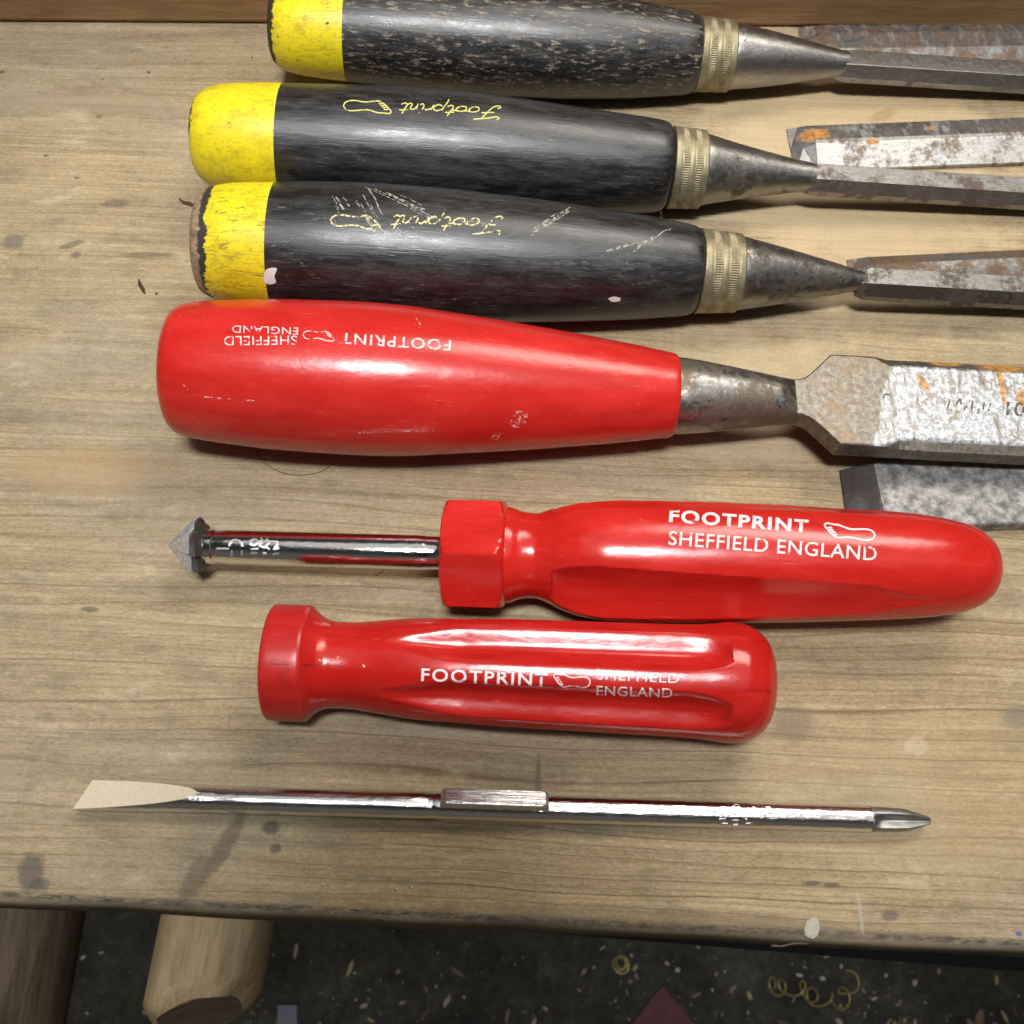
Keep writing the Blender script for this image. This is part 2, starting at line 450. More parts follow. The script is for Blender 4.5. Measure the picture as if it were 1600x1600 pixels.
def m_wood(name, dark, mid, light, along='X', sc=1.0, rough=.6):
    t = NT(name); p = t.mm()
    k = {'X': (.10, 1, 1), 'Y': (1, .10, 1)}[along]
    k = tuple(a*sc for a in k)
    a = t.noise(t.map(p, scale=tuple(v*.28 for v in k)), 1.0, 4, .6, .6)
    b = t.noise(t.map(p, scale=tuple(v*1.4 for v in k)), 1.0, 5, .65)
    bl = t.noise(p, .05*sc, 4, .6)
    g = t.ma('ADD', t.ma('MULTIPLY', a, .5), t.ma('ADD', t.ma('MULTIPLY', b, .4), t.ma('MULTIPLY', bl, .2)))
    c = t.ramp(g, [(.36, dark), (.53, mid), (.70, light)])
    sp = t.noise(p, 1.1, 3, .7)
    c = t.mix(t.ma('MULTIPLY', t.step(sp, .62, .76), .4), c, dark)
    return t.fin(c, t.fmix(b, rough-.08, rough+.12), None, t.bump(t.ma('ADD', a, b), .5, .25), Specular_IOR_Level=.35)

def m_black(name, wear, seed, wood=.25):
    """old black lacquer on a turned ash handle: scuffs along the grain, bare flecks"""
    t = NT(name); p = t.map(t.mm(), loc=(seed*37, seed*11, seed*5))
    pore = t.noise(t.map(p, scale=(.055, 1.5, 1.5)), 1.0, 4, .72)
    pore2 = t.noise(t.map(p, loc=(3, 9, 1), scale=(.16, 2.6, 2.6)), 1.0, 3, .7)
    scuff = t.noise(t.map(p, scale=(.09, .45, .45)), 1.0, 6, .75)
    fleck = t.noise(t.map(p, scale=(.30, 1.0, 1.0)), 1.0, 6, .74)
    area_ = t.noise(t.map(p, scale=(.04, .09, .09)), 1.0, 4, .6)
    dust = t.noise(t.map(p, scale=(.6, 1.1, 1.1)), .8, 6, .78)
    c = t.mix(t.step(scuff, .40, .66), (.0075, .0073, .0078), (.028, .0275, .028))
    w1 = t.ma('MULTIPLY', t.step(fleck, .665 - wear*.11, .74 - wear*.11), t.step(area_, .62 - wear*.26, .74 - wear*.26))
    c = t.mix(t.ma('MULTIPLY', t.step(dust, .50, .76), .12 + .34*wear), c, (.11, .10, .088))
    c = t.mix(t.ma('MULTIPLY', t.step(pore2, .55, .70), t.ma('MULTIPLY', t.step(scuff, .40, .60), .30 + .35*wear)), c, (.16, .145, .12))
    c = t.mix(t.ma('MULTIPLY', w1, .85), c, t.mix(t.step(dust, .40, .6), (.20, .18, .14), (.34, .25, .155)))
    r = t.ma('ADD', t.fmix(t.step(scuff, .3, .7), .27, .50), t.ma('MULTIPLY', w1, .3))
    hgt = t.ma('ADD', t.ma('ADD', pore, t.ma('MULTIPLY', pore2, .5)), t.ma('MULTIPLY', w1, -.25))
    nrm = t.bump(hgt, .32, .22)
    return t.fin(c, r, None, nrm, Specular_IOR_Level=.6, Coat_Weight=.22, Coat_Roughness=.28)

def m_yellow(name, seed, s_edge, jag, s_wood=None, crack=.6, chips=.5):
    """yellow dipped butt: grime, hairline cracks, chipped to black (and bare wood) towards the end; s in mm from the butt"""
    t = NT(name); p0 = t.mm(); p = t.map(p0, loc=(seed*31, seed*7, seed*3))
    x = t.sep(p0)[0]
    j = t.noise(t.map(p, scale=(.02, .50, .50)), 1.0, 5, .72)
    j2 = t.noise(p, .11, 2, .5)
    xe = t.ma('ADD', x, t.ma('ADD', t.ma('MULTIPLY', t.ma('SUBTRACT', j, .5), -jag*7.0), t.ma('MULTIPLY', t.ma('SUBTRACT', j2, .5), -jag*5.0)))
    grime = t.noise(t.map(p, scale=(.6, 1, 1)), .33, 5, .68)
    g2 = t.noise(p, 1.1, 4, .7)
    y = t.mix(t.step(grime, .44, .76), (.80, .66, .018), (.52, .40, .016))
    y = t.mix(t.ma('MULTIPLY', t.step(g2, .50, .72), .55), y, (.27, .18, .02))
    cr = t.noise(t.map(p, scale=(.035, .50, .50)), 1.0, 3, .5, .3)
    lines = t.ma('MULTIPLY', t.step(t.ma('ABSOLUTE', t.ma('SUBTRACT', cr, .5)), .016, .004), crack)
    y = t.mix(t.ma('MULTIPLY', lines, .75), y, (.20, .13, .015))
    sp = t.noise(t.map(p, scale=(.8, 1, 1)), .42, 4, .6)
    y = t.mix(t.ma('MULTIPLY', t.step(sp, .745 - .08*chips, .765 - .08*chips), 1.0), y, (.03, .026, .022))
    dark = t.mix(g2, (.018, .017, .018), (.05, .045, .04))
    m = t.step(xe, s_edge + .12, s_edge - .12)
    c = t.mix(m, y, dark)
    if s_wood is not None:
        w = t.noise(t.map(p, scale=(.3, 1.2, 1.2)), 1.0, 4, .7)
        xw = t.ma('ADD', x, t.ma('MULTIPLY', t.ma('SUBTRACT', j, .5), -jag*4.0))
        c = t.mix(t.step(xw, s_wood + .3, s_wood - .3), c, t.mix(t.step(w, .35, .65), (.17, .115, .07), (.42, .29, .18)))
    r = t.fmix(m, t.fmix(grime, .26, .44), .6)
    nrm = t.bump(t.ma('ADD', m, lines), .5, -.10); nrm = t.bump(g2, .18, .08, nrm)
    return t.fin(c, r, None, nrm, Specular_IOR_Level=.5)

def m_red(name, seed, base=(.56, .012, .011), rough=.27, scuff=1.0, grime=.3):
    """glossy moulded red plastic with handling scuffs"""
    t = NT(name); p = t.map(t.mm(), loc=(seed*29, seed*13, seed*7))
    a = t.noise(t.map(p, scale=(.05, .16, .16)), 1.0, 5, .65)
    sc = t.noise(t.map(p, scale=(.35, .8, .8)), 1.0, 6, .75)
    fine = t.noise(p, 3.5, 2, .6)
    gr = t.noise(p, .14, 5, .7)
    c = t.mix(t.step(a, .35, .7), base, tuple(min(1, v*1.18 + .006) for v in base))
    m = t.ma('MULTIPLY', t.step(sc, .55, .82), t.step(a, .40, .62))
    c = t.mix(t.ma('MULTIPLY', m, .34*scuff), c, (.62, .16, .14))
    pk = t.ma('MULTIPLY', t.step(sc, .735, .775), t.step(a, .50, .60))
    c = t.mix(t.ma('MULTIPLY', pk, .75*scuff), c, (.78, .50, .46))
    c = t.mix(t.ma('MULTIPLY', t.step(gr, .56, .74), grime*.9), c, (.16, .014, .012))
    hl = t.noise(t.map(p, rot=(0, 0, .12), scale=(.06, 2.2, 2.2)), 1.0, 2, .5)
    c = t.mix(t.ma('MULTIPLY', t.step(hl, .70, .76), .22*scuff), c, (.70, .34, .30))
    r = t.ma('ADD', rough, t.ma('ADD', t.ma('MULTIPLY', m, .25), t.ma('MULTIPLY', t.ma('SUBTRACT', a, .5), .16)))
    dent = t.noise(t.map(p, scale=(.6, 1, 1)), .22, 5, .62)
    nrm = t.bump(t.ma('ADD', t.ma('ADD', dent, t.ma('MULTIPLY', sc, .22)), t.ma('MULTIPLY', fine, .02)), .38, .26)
    return t.fin(c, r, None, nrm, Specular_IOR_Level=.5)

def m_steel(name, seed, bright=.42, rust=.4, rcol=(.13, .075, .042), dark=(.07, .062, .052), rough=.36, brush=(.3, 1, 1), pale=0.0, orange=None):
    """old tool steel: worn bright where handled, brown patina, pits, optional pale lime and orange rust"""
    t = NT(name); p0 = t.mm(); p = t.map(p0, loc=(seed*23, seed*17, seed*3))
    a = t.noise(p, .12, 5, .62); b = t.noise(p, .62, 6, .72); f = t.noise(t.map(p, scale=brush), 1.6, 4, .65)
    g = t.ma('ADD', t.ma('MULTIPLY', a, .6), t.ma('MULTIPLY', b, .4))
    br = (bright, bright*.97, bright*.93)
    c = t.mix(t.step(f, .3, .72), tuple(v*.72 for v in br), br)
    m_r = t.step(g, .62 - rust*.26, .72 - rust*.22)
    c = t.mix(m_r, c, t.mix(t.step(b, .35, .68), dark, rcol))
    metal = t.fmix(m_r, 1.0, .55)
    rg = t.ma('ADD', t.fmix(m_r, rough, rough + .16), t.ma('MULTIPLY', t.ma('SUBTRACT', b, .5), .3))
    if pale:
        pl = t.noise(t.map(p, rot=(0, 0, .45), scale=(.5, .13, .3)), 1.0, 6, .7)
        pm = t.ma('MULTIPLY', t.step(pl, .56 - pale*.2, .74 - pale*.2), t.step(b, .72, .48))
        c = t.mix(t.ma('MULTIPLY', pm, .7), c, (.44, .45, .46)); metal = t.fmix(pm, metal, .45)
    if orange:
        for (ox, oy, rx, ry) in orange:
            om = t.blob(p0, ox, oy, rx, ry, 0, t.noise(p, .5, 5, .7), 1.5)
            c = t.mix(t.ma('MULTIPLY', om, .9), c, t.mix(t.step(b, .35, .65), (.62, .27, .02), (.30, .12, .02)))
            metal = t.fmix(om, metal, 0.0); rg = t.fmix(om, rg, .8)
    pit = t.noise(p, 2.2, 4, .7)
    nrm = t.bump(b, .45, .22); nrm = t.bump(pit, .35, .10, nrm)
    return t.fin(c, rg, metal, nrm)

def m_chrome(name, pit=.2, rough=.09):
    t = NT(name); p = t.mm()
    a = t.noise(t.map(p, scale=(.5, 1, 1)), 1.3, 4, .6); b = t.noise(p, 3.0, 3, .6)
    d = t.noise(p, .35, 4, .7)
    c = t.mix(t.ma('MULTIPLY', t.step(d, .60, .78), .5), (.78, .77, .77), (.34, .31, .29))
    nrm = t.bump(t.ma('ADD', a, t.ma('MULTIPLY', b, .35)), pit, .16)
    return t.fin(c, t.fmix(d, rough*.6, rough*1.9), 1.0, nrm)

def m_brass(name):
    t = NT(name); p = t.mm()
    a = t.noise(p, .25, 5, .65); b = t.noise(p, 1.5, 4, .7)
    c = t.mix(t.step(a, .38, .66), (.34, .295, .175), (.22, .185, .115))
    c = t.mix(t.ma('MULTIPLY', t.step(b, .56, .76), .55), c, (.12, .09, .05))
    return t.fin(c, t.fmix(b, .42, .60), .65, t.bump(b, .25, .08))

def m_print(name, col, wear, scale=.55, seed=0):
    """ink: worn through in places (transparent gaps in the print)"""
    t = NT(name); p = t.map(t.mm(), loc=(seed*19, seed*5, 3))
    a = t.noise(p, scale, 5, .68)
    m = t.step(a, .63 - wear*.3, .67 - wear*.3)
    t.fin(col, .45)
    tr = t.n('ShaderNodeBsdfTransparent'); mx = t.n('ShaderNodeMixShader')
    t.put(mx.inputs[0], m); t.t.links.new(t.b.outputs[0], mx.inputs[1]); t.t.links.new(tr.outputs[0], mx.inputs[2])
    t.t.links.new(mx.outputs[0], t.out.inputs[0])
    return t.m
def m_plain(name, col, rough=.6, var=.3, sc=.6, metal=0.0):
    t = NT(name); p = t.mm(); a = t.noise(p, sc, 5, .65)
    c = t.mix(t.step(a, .3, .7), tuple(v*(1-var) for v in col), tuple(min(1, v*(1+var)) for v in col))
    return t.fin(c, rough, metal, t.bump(a, .3, .2))
def m_floor():
    t = NT("floor_rubber"); p = t.mm()
    a = t.noise(p, .02, 5, .65); b = t.noise(p, .12, 5, .75); s = t.vor(p, .12)
    sp = t.noise(p, .30, 3, .6)
    c = t.ramp(t.ma('ADD', t.ma('MULTIPLY', a, .5), t.ma('MULTIPLY', b, .5)), [(.36, (.032, .030, .026)), (.52, (.085, .079, .068)), (.68, (.18, .168, .145))])
    c = t.mix(t.ma('MULTIPLY', t.step(sp, .60, .70), .4), c, (.16, .148, .125))
    c = t.mix(t.ma('MULTIPLY', t.step(sp, .36, .28), .6), c, (.012, .012, .011))
    return t.fin(c, .85, None, t.bump(b, .6, 1.2))

M_BENCH = m_bench()
M_RAIL = m_wood("rail_pine", (.16, .085, .036), (.27, .155, .068), (.37, .235, .115), 'X', .8)
M_HANDLEWOOD = m_wood("ash_handle", (.28, .185, .095), (.50, .365, .20), (.66, .52, .32), 'Y', .7)
M_DARKWOOD = m_wood("old_oak", (.05, .032, .019), (.115, .078, .047), (.20, .145, .095), 'Y', .8)
M_ENDGRAIN = m_wood("end_grain", (.09, .065, .04), (.16, .12, .075), (.24, .18, .11), 'X', .8)
M_APRON = m_plain("dark_apron", (.010, .012, .016), .45, .4, .2)
M_SHELF = m_plain("dark_shelf", (.02, .018, .016), .8)

# ------------------------------------------------------------------ setting: workbench, floor
bench = empty("workbench", BM, "old grey-brown pine workbench top with rolled front edge and brown back board", "workbench", kind="structure")
prof_ = []
T = 0.0135; r1 = 0.0021
prof_.append((0.62, 0.0))
for i in range(9):
    a = pi/2 * i/8
    prof_.append((-r1*sin(a)*.8 + .0006, -r1 + r1*cos(a)))
prof_ += [(-r1*.8 + .0004, -T + .002), (-r1*.8 + .002, -T), (0.62, -T)]
V = []; F = []; XS = [-0.9 + 1.8*i/90 for i in range(91)]
rng = random.Random(3)
for i, x in enumerate(XS):
    w = .00022*sin(x*61) + .00018*sin(x*143+1)
    for (yy, zz) in prof_:
        V.append((x, yy + (w if yy < .1 else 0), zz))
n = len(prof_)
for i in range(len(XS)-1):
    for j in range(n):
        a = i*n + j; b = i*n + (j+1) % n
        F.append((a, b, b+n, a+n))
F.append(tuple(range(n))); F.append(tuple(range((len(XS)-1)*n, len(XS)*n)))
obj("bench_board", V, F, M_BENCH, bench, True, 40)
# back board: stands on the bench
def box(name, x0, x1, y0, y1, z0, z1, mat, parent, mat4=None, bv=.0015):
    V = [(x, y, z) for x in (x0, x1) for y in (y0, y1) for z in (z0, z1)]
    F = [(0,1,3,2),(4,6,7,5),(0,4,5,1),(2,3,7,6),(0,2,6,4),(1,5,7,3)]
    o = obj(name, V, F, mat, parent, False)
    if mat4 is not None: o.matrix_local = mat4
    if bv: bevel(o, bv, 2)
    return o
R0 = BMI @ U(0, 37); R1 = BMI @ U(1600, 47)
ra = math.atan2(R1.y-R0.y, R1.x-R0.x)
box("back_board", -.9, .9, 0, .022, .0004, .075, M_RAIL, bench, Matrix.Translation(((R0.x+R1.x)/2, (R0.y+R1.y)/2, 0)) @ Matrix.Rotation(ra, 4, 'Z'))
# dark apron under the board, running out to the right
P0_ = BMI @ U(820, 1456, -.050); P1_ = BMI @ U(1600, 1519, -.050)
aa = math.atan2(P1_.y-P0_.y, P1_.x-P0_.x)
box("apron", -.75, .70, 0, .018, -.050, -T-.0005, M_APRON, bench, Matrix.Translation((P1_.x, P1_.y, 0)) @ Matrix.Rotation(aa, 4, 'Z') @ Matrix.Translation((0, 0, 0)))
box("lower_shelf", -.75, .75, .034, .55, -.145, -.127, M_SHELF, bench)
for sx in (-.8, .74):
    for sy in (.06, .52):
        box("leg", sx, sx+.06, sy, sy+.06, -.78, -T-.0005, M_DARKWOOD, bench)
FLZ = -0.78
obj("floor", [(-3, -3, FLZ), (3, -3, FLZ), (3, 3, FLZ), (-3, 3, FLZ)], [(0, 1, 2, 3)], m_floor())["kind"] = "structure"

# ------------------------------------------------------------------ tools
M_BRASS = m_brass("ferrule_brass")
M_GOLD = m_print("gold_ink", (.58, .54, .15), .12, .9, 1)
M_GOLD2 = m_print("gold_ink_worn", (.62, .57, .24), .40, .8, 2)
M_WHITE = m_print("white_ink", (.86, .72, .70), .12, .7, 3)
M_WHITE2 = m_print("white_ink_worn", (.80, .58, .56), .26, .7, 4)
M_SCRATCH = m_print("pale_scratch", (.34, .315, .27), .52, .8, 5)
M_SCUFF = m_print("pale_scuff", (.72, .46, .42), .66, 1.3, 6)

def lettering(name, items, ax, mat, parent, eps=.00007):
    """items: ('t', text, start, end, height, bold) | ('s', strokes, start, end, height, width) in picture points; one printed mark"""
    V = []; F = []
    for it in items:
        if it[0] == 't':
            v, f = text2d(it[1], it[5], 1.16 if it[1] == 'FOOTPRINT' else 1.06); v = place2d(v, it[2], it[3], it[4])
        else:
            strokes = [place2d(st, it[2], it[3], it[4]) for st in it[1]]
            v, f = ribbon_px(strokes, it[5])
        b = len(V); V += v; F += [tuple(i + b for i in q) for q in f]
    return on_surface(name, V, F, ax, mat, parent, eps)

def split_q(q, s):
    f = interp(q)
    return [a for a in q if a[0] < s] + [(s, f(s))], [(s, f(s))] + [a for a in q if a[0] > s]

def strip_blade(name, s0, s1, w, t, e, wt, mat, parent, tipl=.012):
    """narrow bevel-edged blade running along the axis; neck at s0, cutting edge at s1"""
    def sec(s, k=1.0, th=1.0):
        z0 = -t/2; return [(s, -w*k, z0), (s, w*k, z0), (s, w*k, z0 + e*th), (s, wt*k, z0 + t*th), (s, -wt*k, z0 + t*th), (s, -w*k, z0 + e*th)]
    secs = [sec(s0, .72, .8), sec(s0 + .0022, .96, .97), sec(s0 + .005), sec(s1 - tipl), sec(s1, 1, .12)]
    V = [p for q in secs for p in q]; F = []
    for i in range(len(secs)-1):
        for j in range(6):
            a = 6*i + j; b = 6*i + (j+1) % 6
            F.append((a, b, b+6, a+6))
    F.append(tuple(range(6))); F.append(tuple(range(6*len(secs)-6, 6*len(secs))))
    return bevel(obj(name, V, F, mat, parent, False), .00025, 2, 20)

def pull(pts): return [(x - 9.0*max(0, x-600)/500, h) for x, h in pts]
def black_chisel(p0, p1, hp, x_seam, fer, cone, bladew, drop, mats, label, seam_px=None):
    hp = pull(hp); fer = pull(fer); cone = [(x - 9.0*max(0, 1-(x-1100)/200), h) for x, h in cone]
    ax = Axis(p0, p1, hp, drop)
    root = empty("wood_chisel", ax.M, label, "chisel", "black and yellow handled chisels in a row")
    q = ax.prof(hp, 6); ax.rf = (lambda f: (lambda s, th: f(s)))(interp(q))
    ss = ax.S(x_seam)
    qa, qb = split_q(q, ss)
    grip = lathe("grip", qb, mats[0], root, 128)
    band = lathe("yellow_end", qa, mats[1], root, 128)
    # ferrule: plain brass sleeve with two knurled bands
    fs0, fs1 = ax.S(fer[0][0]), ax.S(fer[1][0]); r0, r1_ = ax.R(*fer[0]), ax.R(*fer[1])
    L = fs1 - fs0; fq = []
    N = 48
    for i in range(N+1):
        t = i/N; r = r0 + (r1_-r0)*t
        fq.append((fs0 + L*t, r))
    fq = [(fs0, r0-.0016)] + [(fs0, r0-.0003)] + fq[1:-1] + [(fs1, r1_-.0003), (fs1, r1_-.0016)]
    def kn(s, th, r):
        t = (s-fs0)/L
        k = 0.0
        for (a, b) in ((.24, .40), (.62, .78)):
            if a < t < b:
                k = -.00006 + .00008*cos(105*th)
        for c in (.20, .44, .58, .82):
            k -= .00009*exp(-((t-c)/.02)**2)
        return r + k
    lathe("ferrule", fq, M_BRASS, root, 630, kn, True, 60)
    cq = ax.prof(cone, 5)
    cq = [(cq[0][0]-.001, cq[0][1])] + cq
    lathe("bolster", cq, mats[2], root, 72)
    s0 = ax.S(cone[-1][0]) - .003; s1 = ax.S(1600) + .055
    strip_blade("blade", s0, s1, *bladew, mats[3], root)
    return ax, root

# topmost, battered
hp1 = [(423,0),(423.5,34),(426,50),(433,61),(450,70),(483,76),(545,80),(620,84),(700,86),(780,87),(850,86),(930,82),(1000,76.5),(1060,69),(1088,64.5),(1096,61),(1098,54)]
ax1, ch1 = black_chisel((423,41.5),(1320,100),hp1,543,((1097,60),(1152,57)),[(1152,53),(1200,45),(1250,35),(1290,26),(1322,20)],
    (.0044,.0052,.0018,.0028), .058,
    (m_black("black_lacquer_battered", 1.15, 1), m_yellow("yellow_chipped", 1, 2.0, .8, None, .5, .9), m_steel("bolster_steel_bright", 1, .40, .25, rough=.34), m_steel("blade_steel_brown", 2, .40, .35, (.16,.10,.07), (.10,.085,.075), .38)),
    "most battered black handled chisel, scuffed all over, lying nearest the back board")
# second
hp2 = [(305,0),(305.5,38),(308,56),(315,68),(332,78),(365,85),(410,89),(460,91),(560,95),(640,96.5),(720,96),(800,91.5),(900,84),(980,78),(1030,73.5),(1046,69.5),(1052,62)]
ax2, ch2 = black_chisel((305,211.5),(1270,277),hp2,443,((1054,65),(1106,62)),[(1106,57),(1150,46),(1200,35),(1240,27),(1272,22)],
    (.0042,.0050,.0018,.0026), .060,
    (m_black("black_lacquer_clean", .42, 2), m_yellow("yellow_smooth", 2, .75, .9, None, .15, .3), m_steel("bolster_steel_patina", 3, .34, .45, (.10,.075,.05), rough=.34), m_steel("blade_steel_plum", 4, .34, .55, (.15,.10,.08), (.11,.09,.08), .4)),
    "black handled chisel with smooth yellow butt and clear gold script, second from back board")
# third
hp3 = [(311,0),(311.5,58),(314,72),(320,81),(335,88),(370,95),(440,100),(520,105),(600,106.5),(700,104.5),(780,100),(850,95.5),(930,89),(1000,82.5),(1060,75),(1085,71),(1096,66),(1098,60)]
ax3, ch3 = black_chisel((311,377.5),(1350,439),hp3,431,((1098,67),(1163,62)),[(1163,58),(1210,48),(1260,36),(1310,24),(1345,15),(1356,13)],
    (.0042,.0050,.0018,.0025), .058,
    (m_black("black_lacquer_scratched", .55, 3), m_yellow("yellow_split", 3, 4.3, .75, 2.9, .95, .25), m_steel("bolster_steel_dark", 5, .30, .55, (.10,.075,.05), rough=.33), m_steel("blade_steel_dark", 6, .26, .55, (.12,.085,.06), (.085,.075,.065), .4)),
    "black handled chisel with split yellow butt worn to bare wood, touching the red chisel")

def shift(strokes, dy): return [[(x, y-dy) for x, y in st] for st in strokes]
lettering("gold_lettering", [('s', shift(SCRIPT, .12), (782,169.5), (629,161.5), 58, 2.0), ('s', shift(FOOT, .03), (611,157.5), (537,157.5), 46, 2.1)], ax2, M_GOLD, ch2)
lettering("gold_lettering", [('s', shift(SCRIPT, .12), (785,343), (616,337), 74, 2.4), ('s', shift(FOOT, .03), (594,337), (517,336), 50, 2.6)], ax3, M_GOLD2, ch3)
# scratches and a paint drip on the third handle
def strokes_part(name, strokes, width, ax, mat, parent, eps=.00005):
    v, f = ribbon_px(strokes, width, 2.0)
    return on_surface(name, v, f, ax, mat, parent, eps)
rs = random.Random(11)
M_SCR2 = m_print("fine_scratch", (.33, .305, .26), .46, 1.3, 7)
for (a, b, kk, wj) in [((562,287),(690,346),5,7),((560,290),(604,372),6,12),((520,296),(545,335),4,8),((596,345),(640,390),3,7),((900,322),(808,376),3,4),((1045,354),(985,392),3,8),((1000,372),(935,392),3,6),((690,340),(770,352),2,4),((505,330),(520,352),3,6)]:
    for q_ in range(kk):
        t0, t1 = sorted((rs.random()*.6, .4+rs.random()*.6)); ox, oy = rs.gauss(0, wj), rs.gauss(0, wj*.5); st = []
        for k in range(6):
            t = t0 + (t1-t0)*k/5; st.append((a[0]+(b[0]-a[0])*t + ox + rs.uniform(-1.4,1.4), a[1]+(b[1]-a[1])*t + oy + rs.uniform(-1.4,1.4)))
        strokes_part("scratch", [st], rs.choice([1.2,1.6,2.2,3.2]), ax3, M_SCR2, ch3)
def patch(name, outline, ax, mat, parent, eps=.00012, rings=4):
    """filled blob on a tool surface, outline in picture points"""
    pts = smooth_path(outline + [outline[0]], 2.0)[:-1]
    cx = sum(p[0] for p in pts)/len(pts); cy = sum(p[1] for p in pts)/len(pts)
    V = [(cx, cy)]; F = []; n = len(pts)
    for k in range(1, rings+1):
        V += [(cx+(p[0]-cx)*k/rings, cy+(p[1]-cy)*k/rings) for p in pts]
    for j in range(n): F.append((0, 1+j, 1+(j+1) % n))
    for k in range(rings-1):
        for j in range(n):
            a = 1+k*n+j; b = 1+k*n+(j+1) % n
            F.append((a, b, b+n, a+n))
    return on_surface(name, V, F, ax, mat, parent, eps)
M_PAINT = m_plain("white_paint", (.72, .71, .66), .4, .08)
patch("paint_drip", [(412,432),(416,421),(427,418),(433,420),(429,431),(431,441),(420,444),(413,439)], ax3, M_PAINT, ch3)
patch("paint_drip", [(950,466),(958,463),(969,465),(968,470),(956,471)], ax3, M_PAINT, ch3)

# ---------------- red handled firmer chisel
hp4 = [(265,0),(265.5,62),(268,82),(275,95),(288,103),(310,107.5),(350,112),(440,118),(560,120),(620,118.5),(700,111.5),(800,101),(900,89),(1000,75.5),(1040,69),(1056,66.5),(1061,64),(1062,58)]
hp4 = pull(hp4)
ax4 = Axis((265,577), (1240,628), hp4, .047)
ch4 = empty("wood_chisel", ax4.M, "wide bladed chisel with long plain red plastic handle and rusty steel blade", "chisel")
q4 = ax4.prof(hp4, 6); ax4.rf = (lambda f: (lambda s, th: f(s)))(interp(q4))
lathe("grip", q4, m_red("red_plastic_chisel", 1, (.52, .017, .012), .24, 1.0, .25), ch4, 160)
lettering("white_lettering", [('t', "FOOTPRINT", (705,531.5), (533,520), 17, .012), ('s', shift(FOOT, .03), (522,517.5), (474,517.5), 36, 1.5),
    ('t', "SHEFFIELD", (464,524.5), (350,525.5), 14.5, .0), ('t', "ENGLAND", (466,512), (363,508.5), 11.5, .0)], ax4, M_WHITE2, ch4)
patch("scuff_mark", [(797,660),(803,646),(814,641),(824,648),(822,660),(812,668),(802,667)], ax4, M_SCUFF, ch4)
patch("scuff_mark", [(766,684),(776,676),(783,677),(778,685),(770,687)], ax4, M_SCUFF, ch4)
for st_ in [[(302,618),(340,622),(398,626)],[(560,676),(620,674),(682,672)],[(650,497),(656,505),(655,512)],[(286,600),(292,607),(296,611)]]:
    strokes_part("scuff_line", [st_], 1.8, ax4, M_SCUFF, ch4)
MS4 = m_steel("neck_steel", 8, .36, .70, (.19,.145,.095), (.12,.10,.075), .33)
cone4 = [(1050,60),(1060,60)]
cq = ax4.prof(cone4, 5)
sn0, sn1 = ax4.S(1165), ax4.S(1252)
def flat4(s, th, r):
    # the round neck is forged flat towards the blade
    t = min(1, max(0, (s-sn0)/(sn1-sn0))); t = t*t*(3-2*t)
    lim = .0110*(1-t) + .0023*t
    z = abs(r*sin(th))
    return r if z <= lim else lim/max(abs(sin(th)), 1e-6)
cone4 = [(1045,60),(1062,60),(1092,57),(1145,49.5),(1198,41),(1235,35),(1247,32),(1256,30)]
cq = ax4.prof(cone4, 7)
lathe("bolster", cq, MS4, ch4, 96, flat4)
# blade: plate with waisted shoulders, long edges bevelled further out
def pw(px, h): return (ax4.S(px), ax4.R(px, h))
t4 = .0056
outl = []   # (s, half width y, inset of the top outline)
for (px, h, ins) in [(1234,30,.0004),(1247,31.5,.0004),(1256,35,.0004),(1264,41,.0004),(1282,59.5,.0004),(1300,79,.0004),(1340,79,.0004),(1368,79,.0006),(1392,79,.0026),(1440,79.5,.0028)]:
    s_, r_ = pw(px, h); outl.append((s_, r_*1.03, ins))
s_end = ax4.S(1600) + .060
outl.append((s_end-.012, outl[-1][1], .0030)); outl.append((s_end, outl[-1][1], .0005))
V = []; F = []
n = len(outl)
for side in (1, -1):
    for i, (s_, h, ins) in enumerate(outl):
        last = i == n-1
        zt = t4/2 if not last else -t4/2 + .0006
        ze = t4/2 - (.0003 if ins < .001 else .0014)
        if last: ze = -t4/2 + .0003
        V += [(s_, side*h, -t4/2), (s_, side*h, ze), (s_, side*(h-ins), zt)]
off = 3*n
for i in range(n-1):
    for side in (0, 1):
        b = side*off + 3*i
        F.append((b, b+1, b+4, b+3)); F.append((b+1, b+2, b+5, b+4))
    F.append((3*i, 3*i+3, off+3*i+3, off+3*i)); F.append((3*i+2, 3*i+5, off+3*i+5, off+3*i+2))
F.append((0, 1, 2, off+2, off+1, off)); k = 3*(n-1); F.append((k, k+1, k+2, off+k+2, off+k+1, off+k))
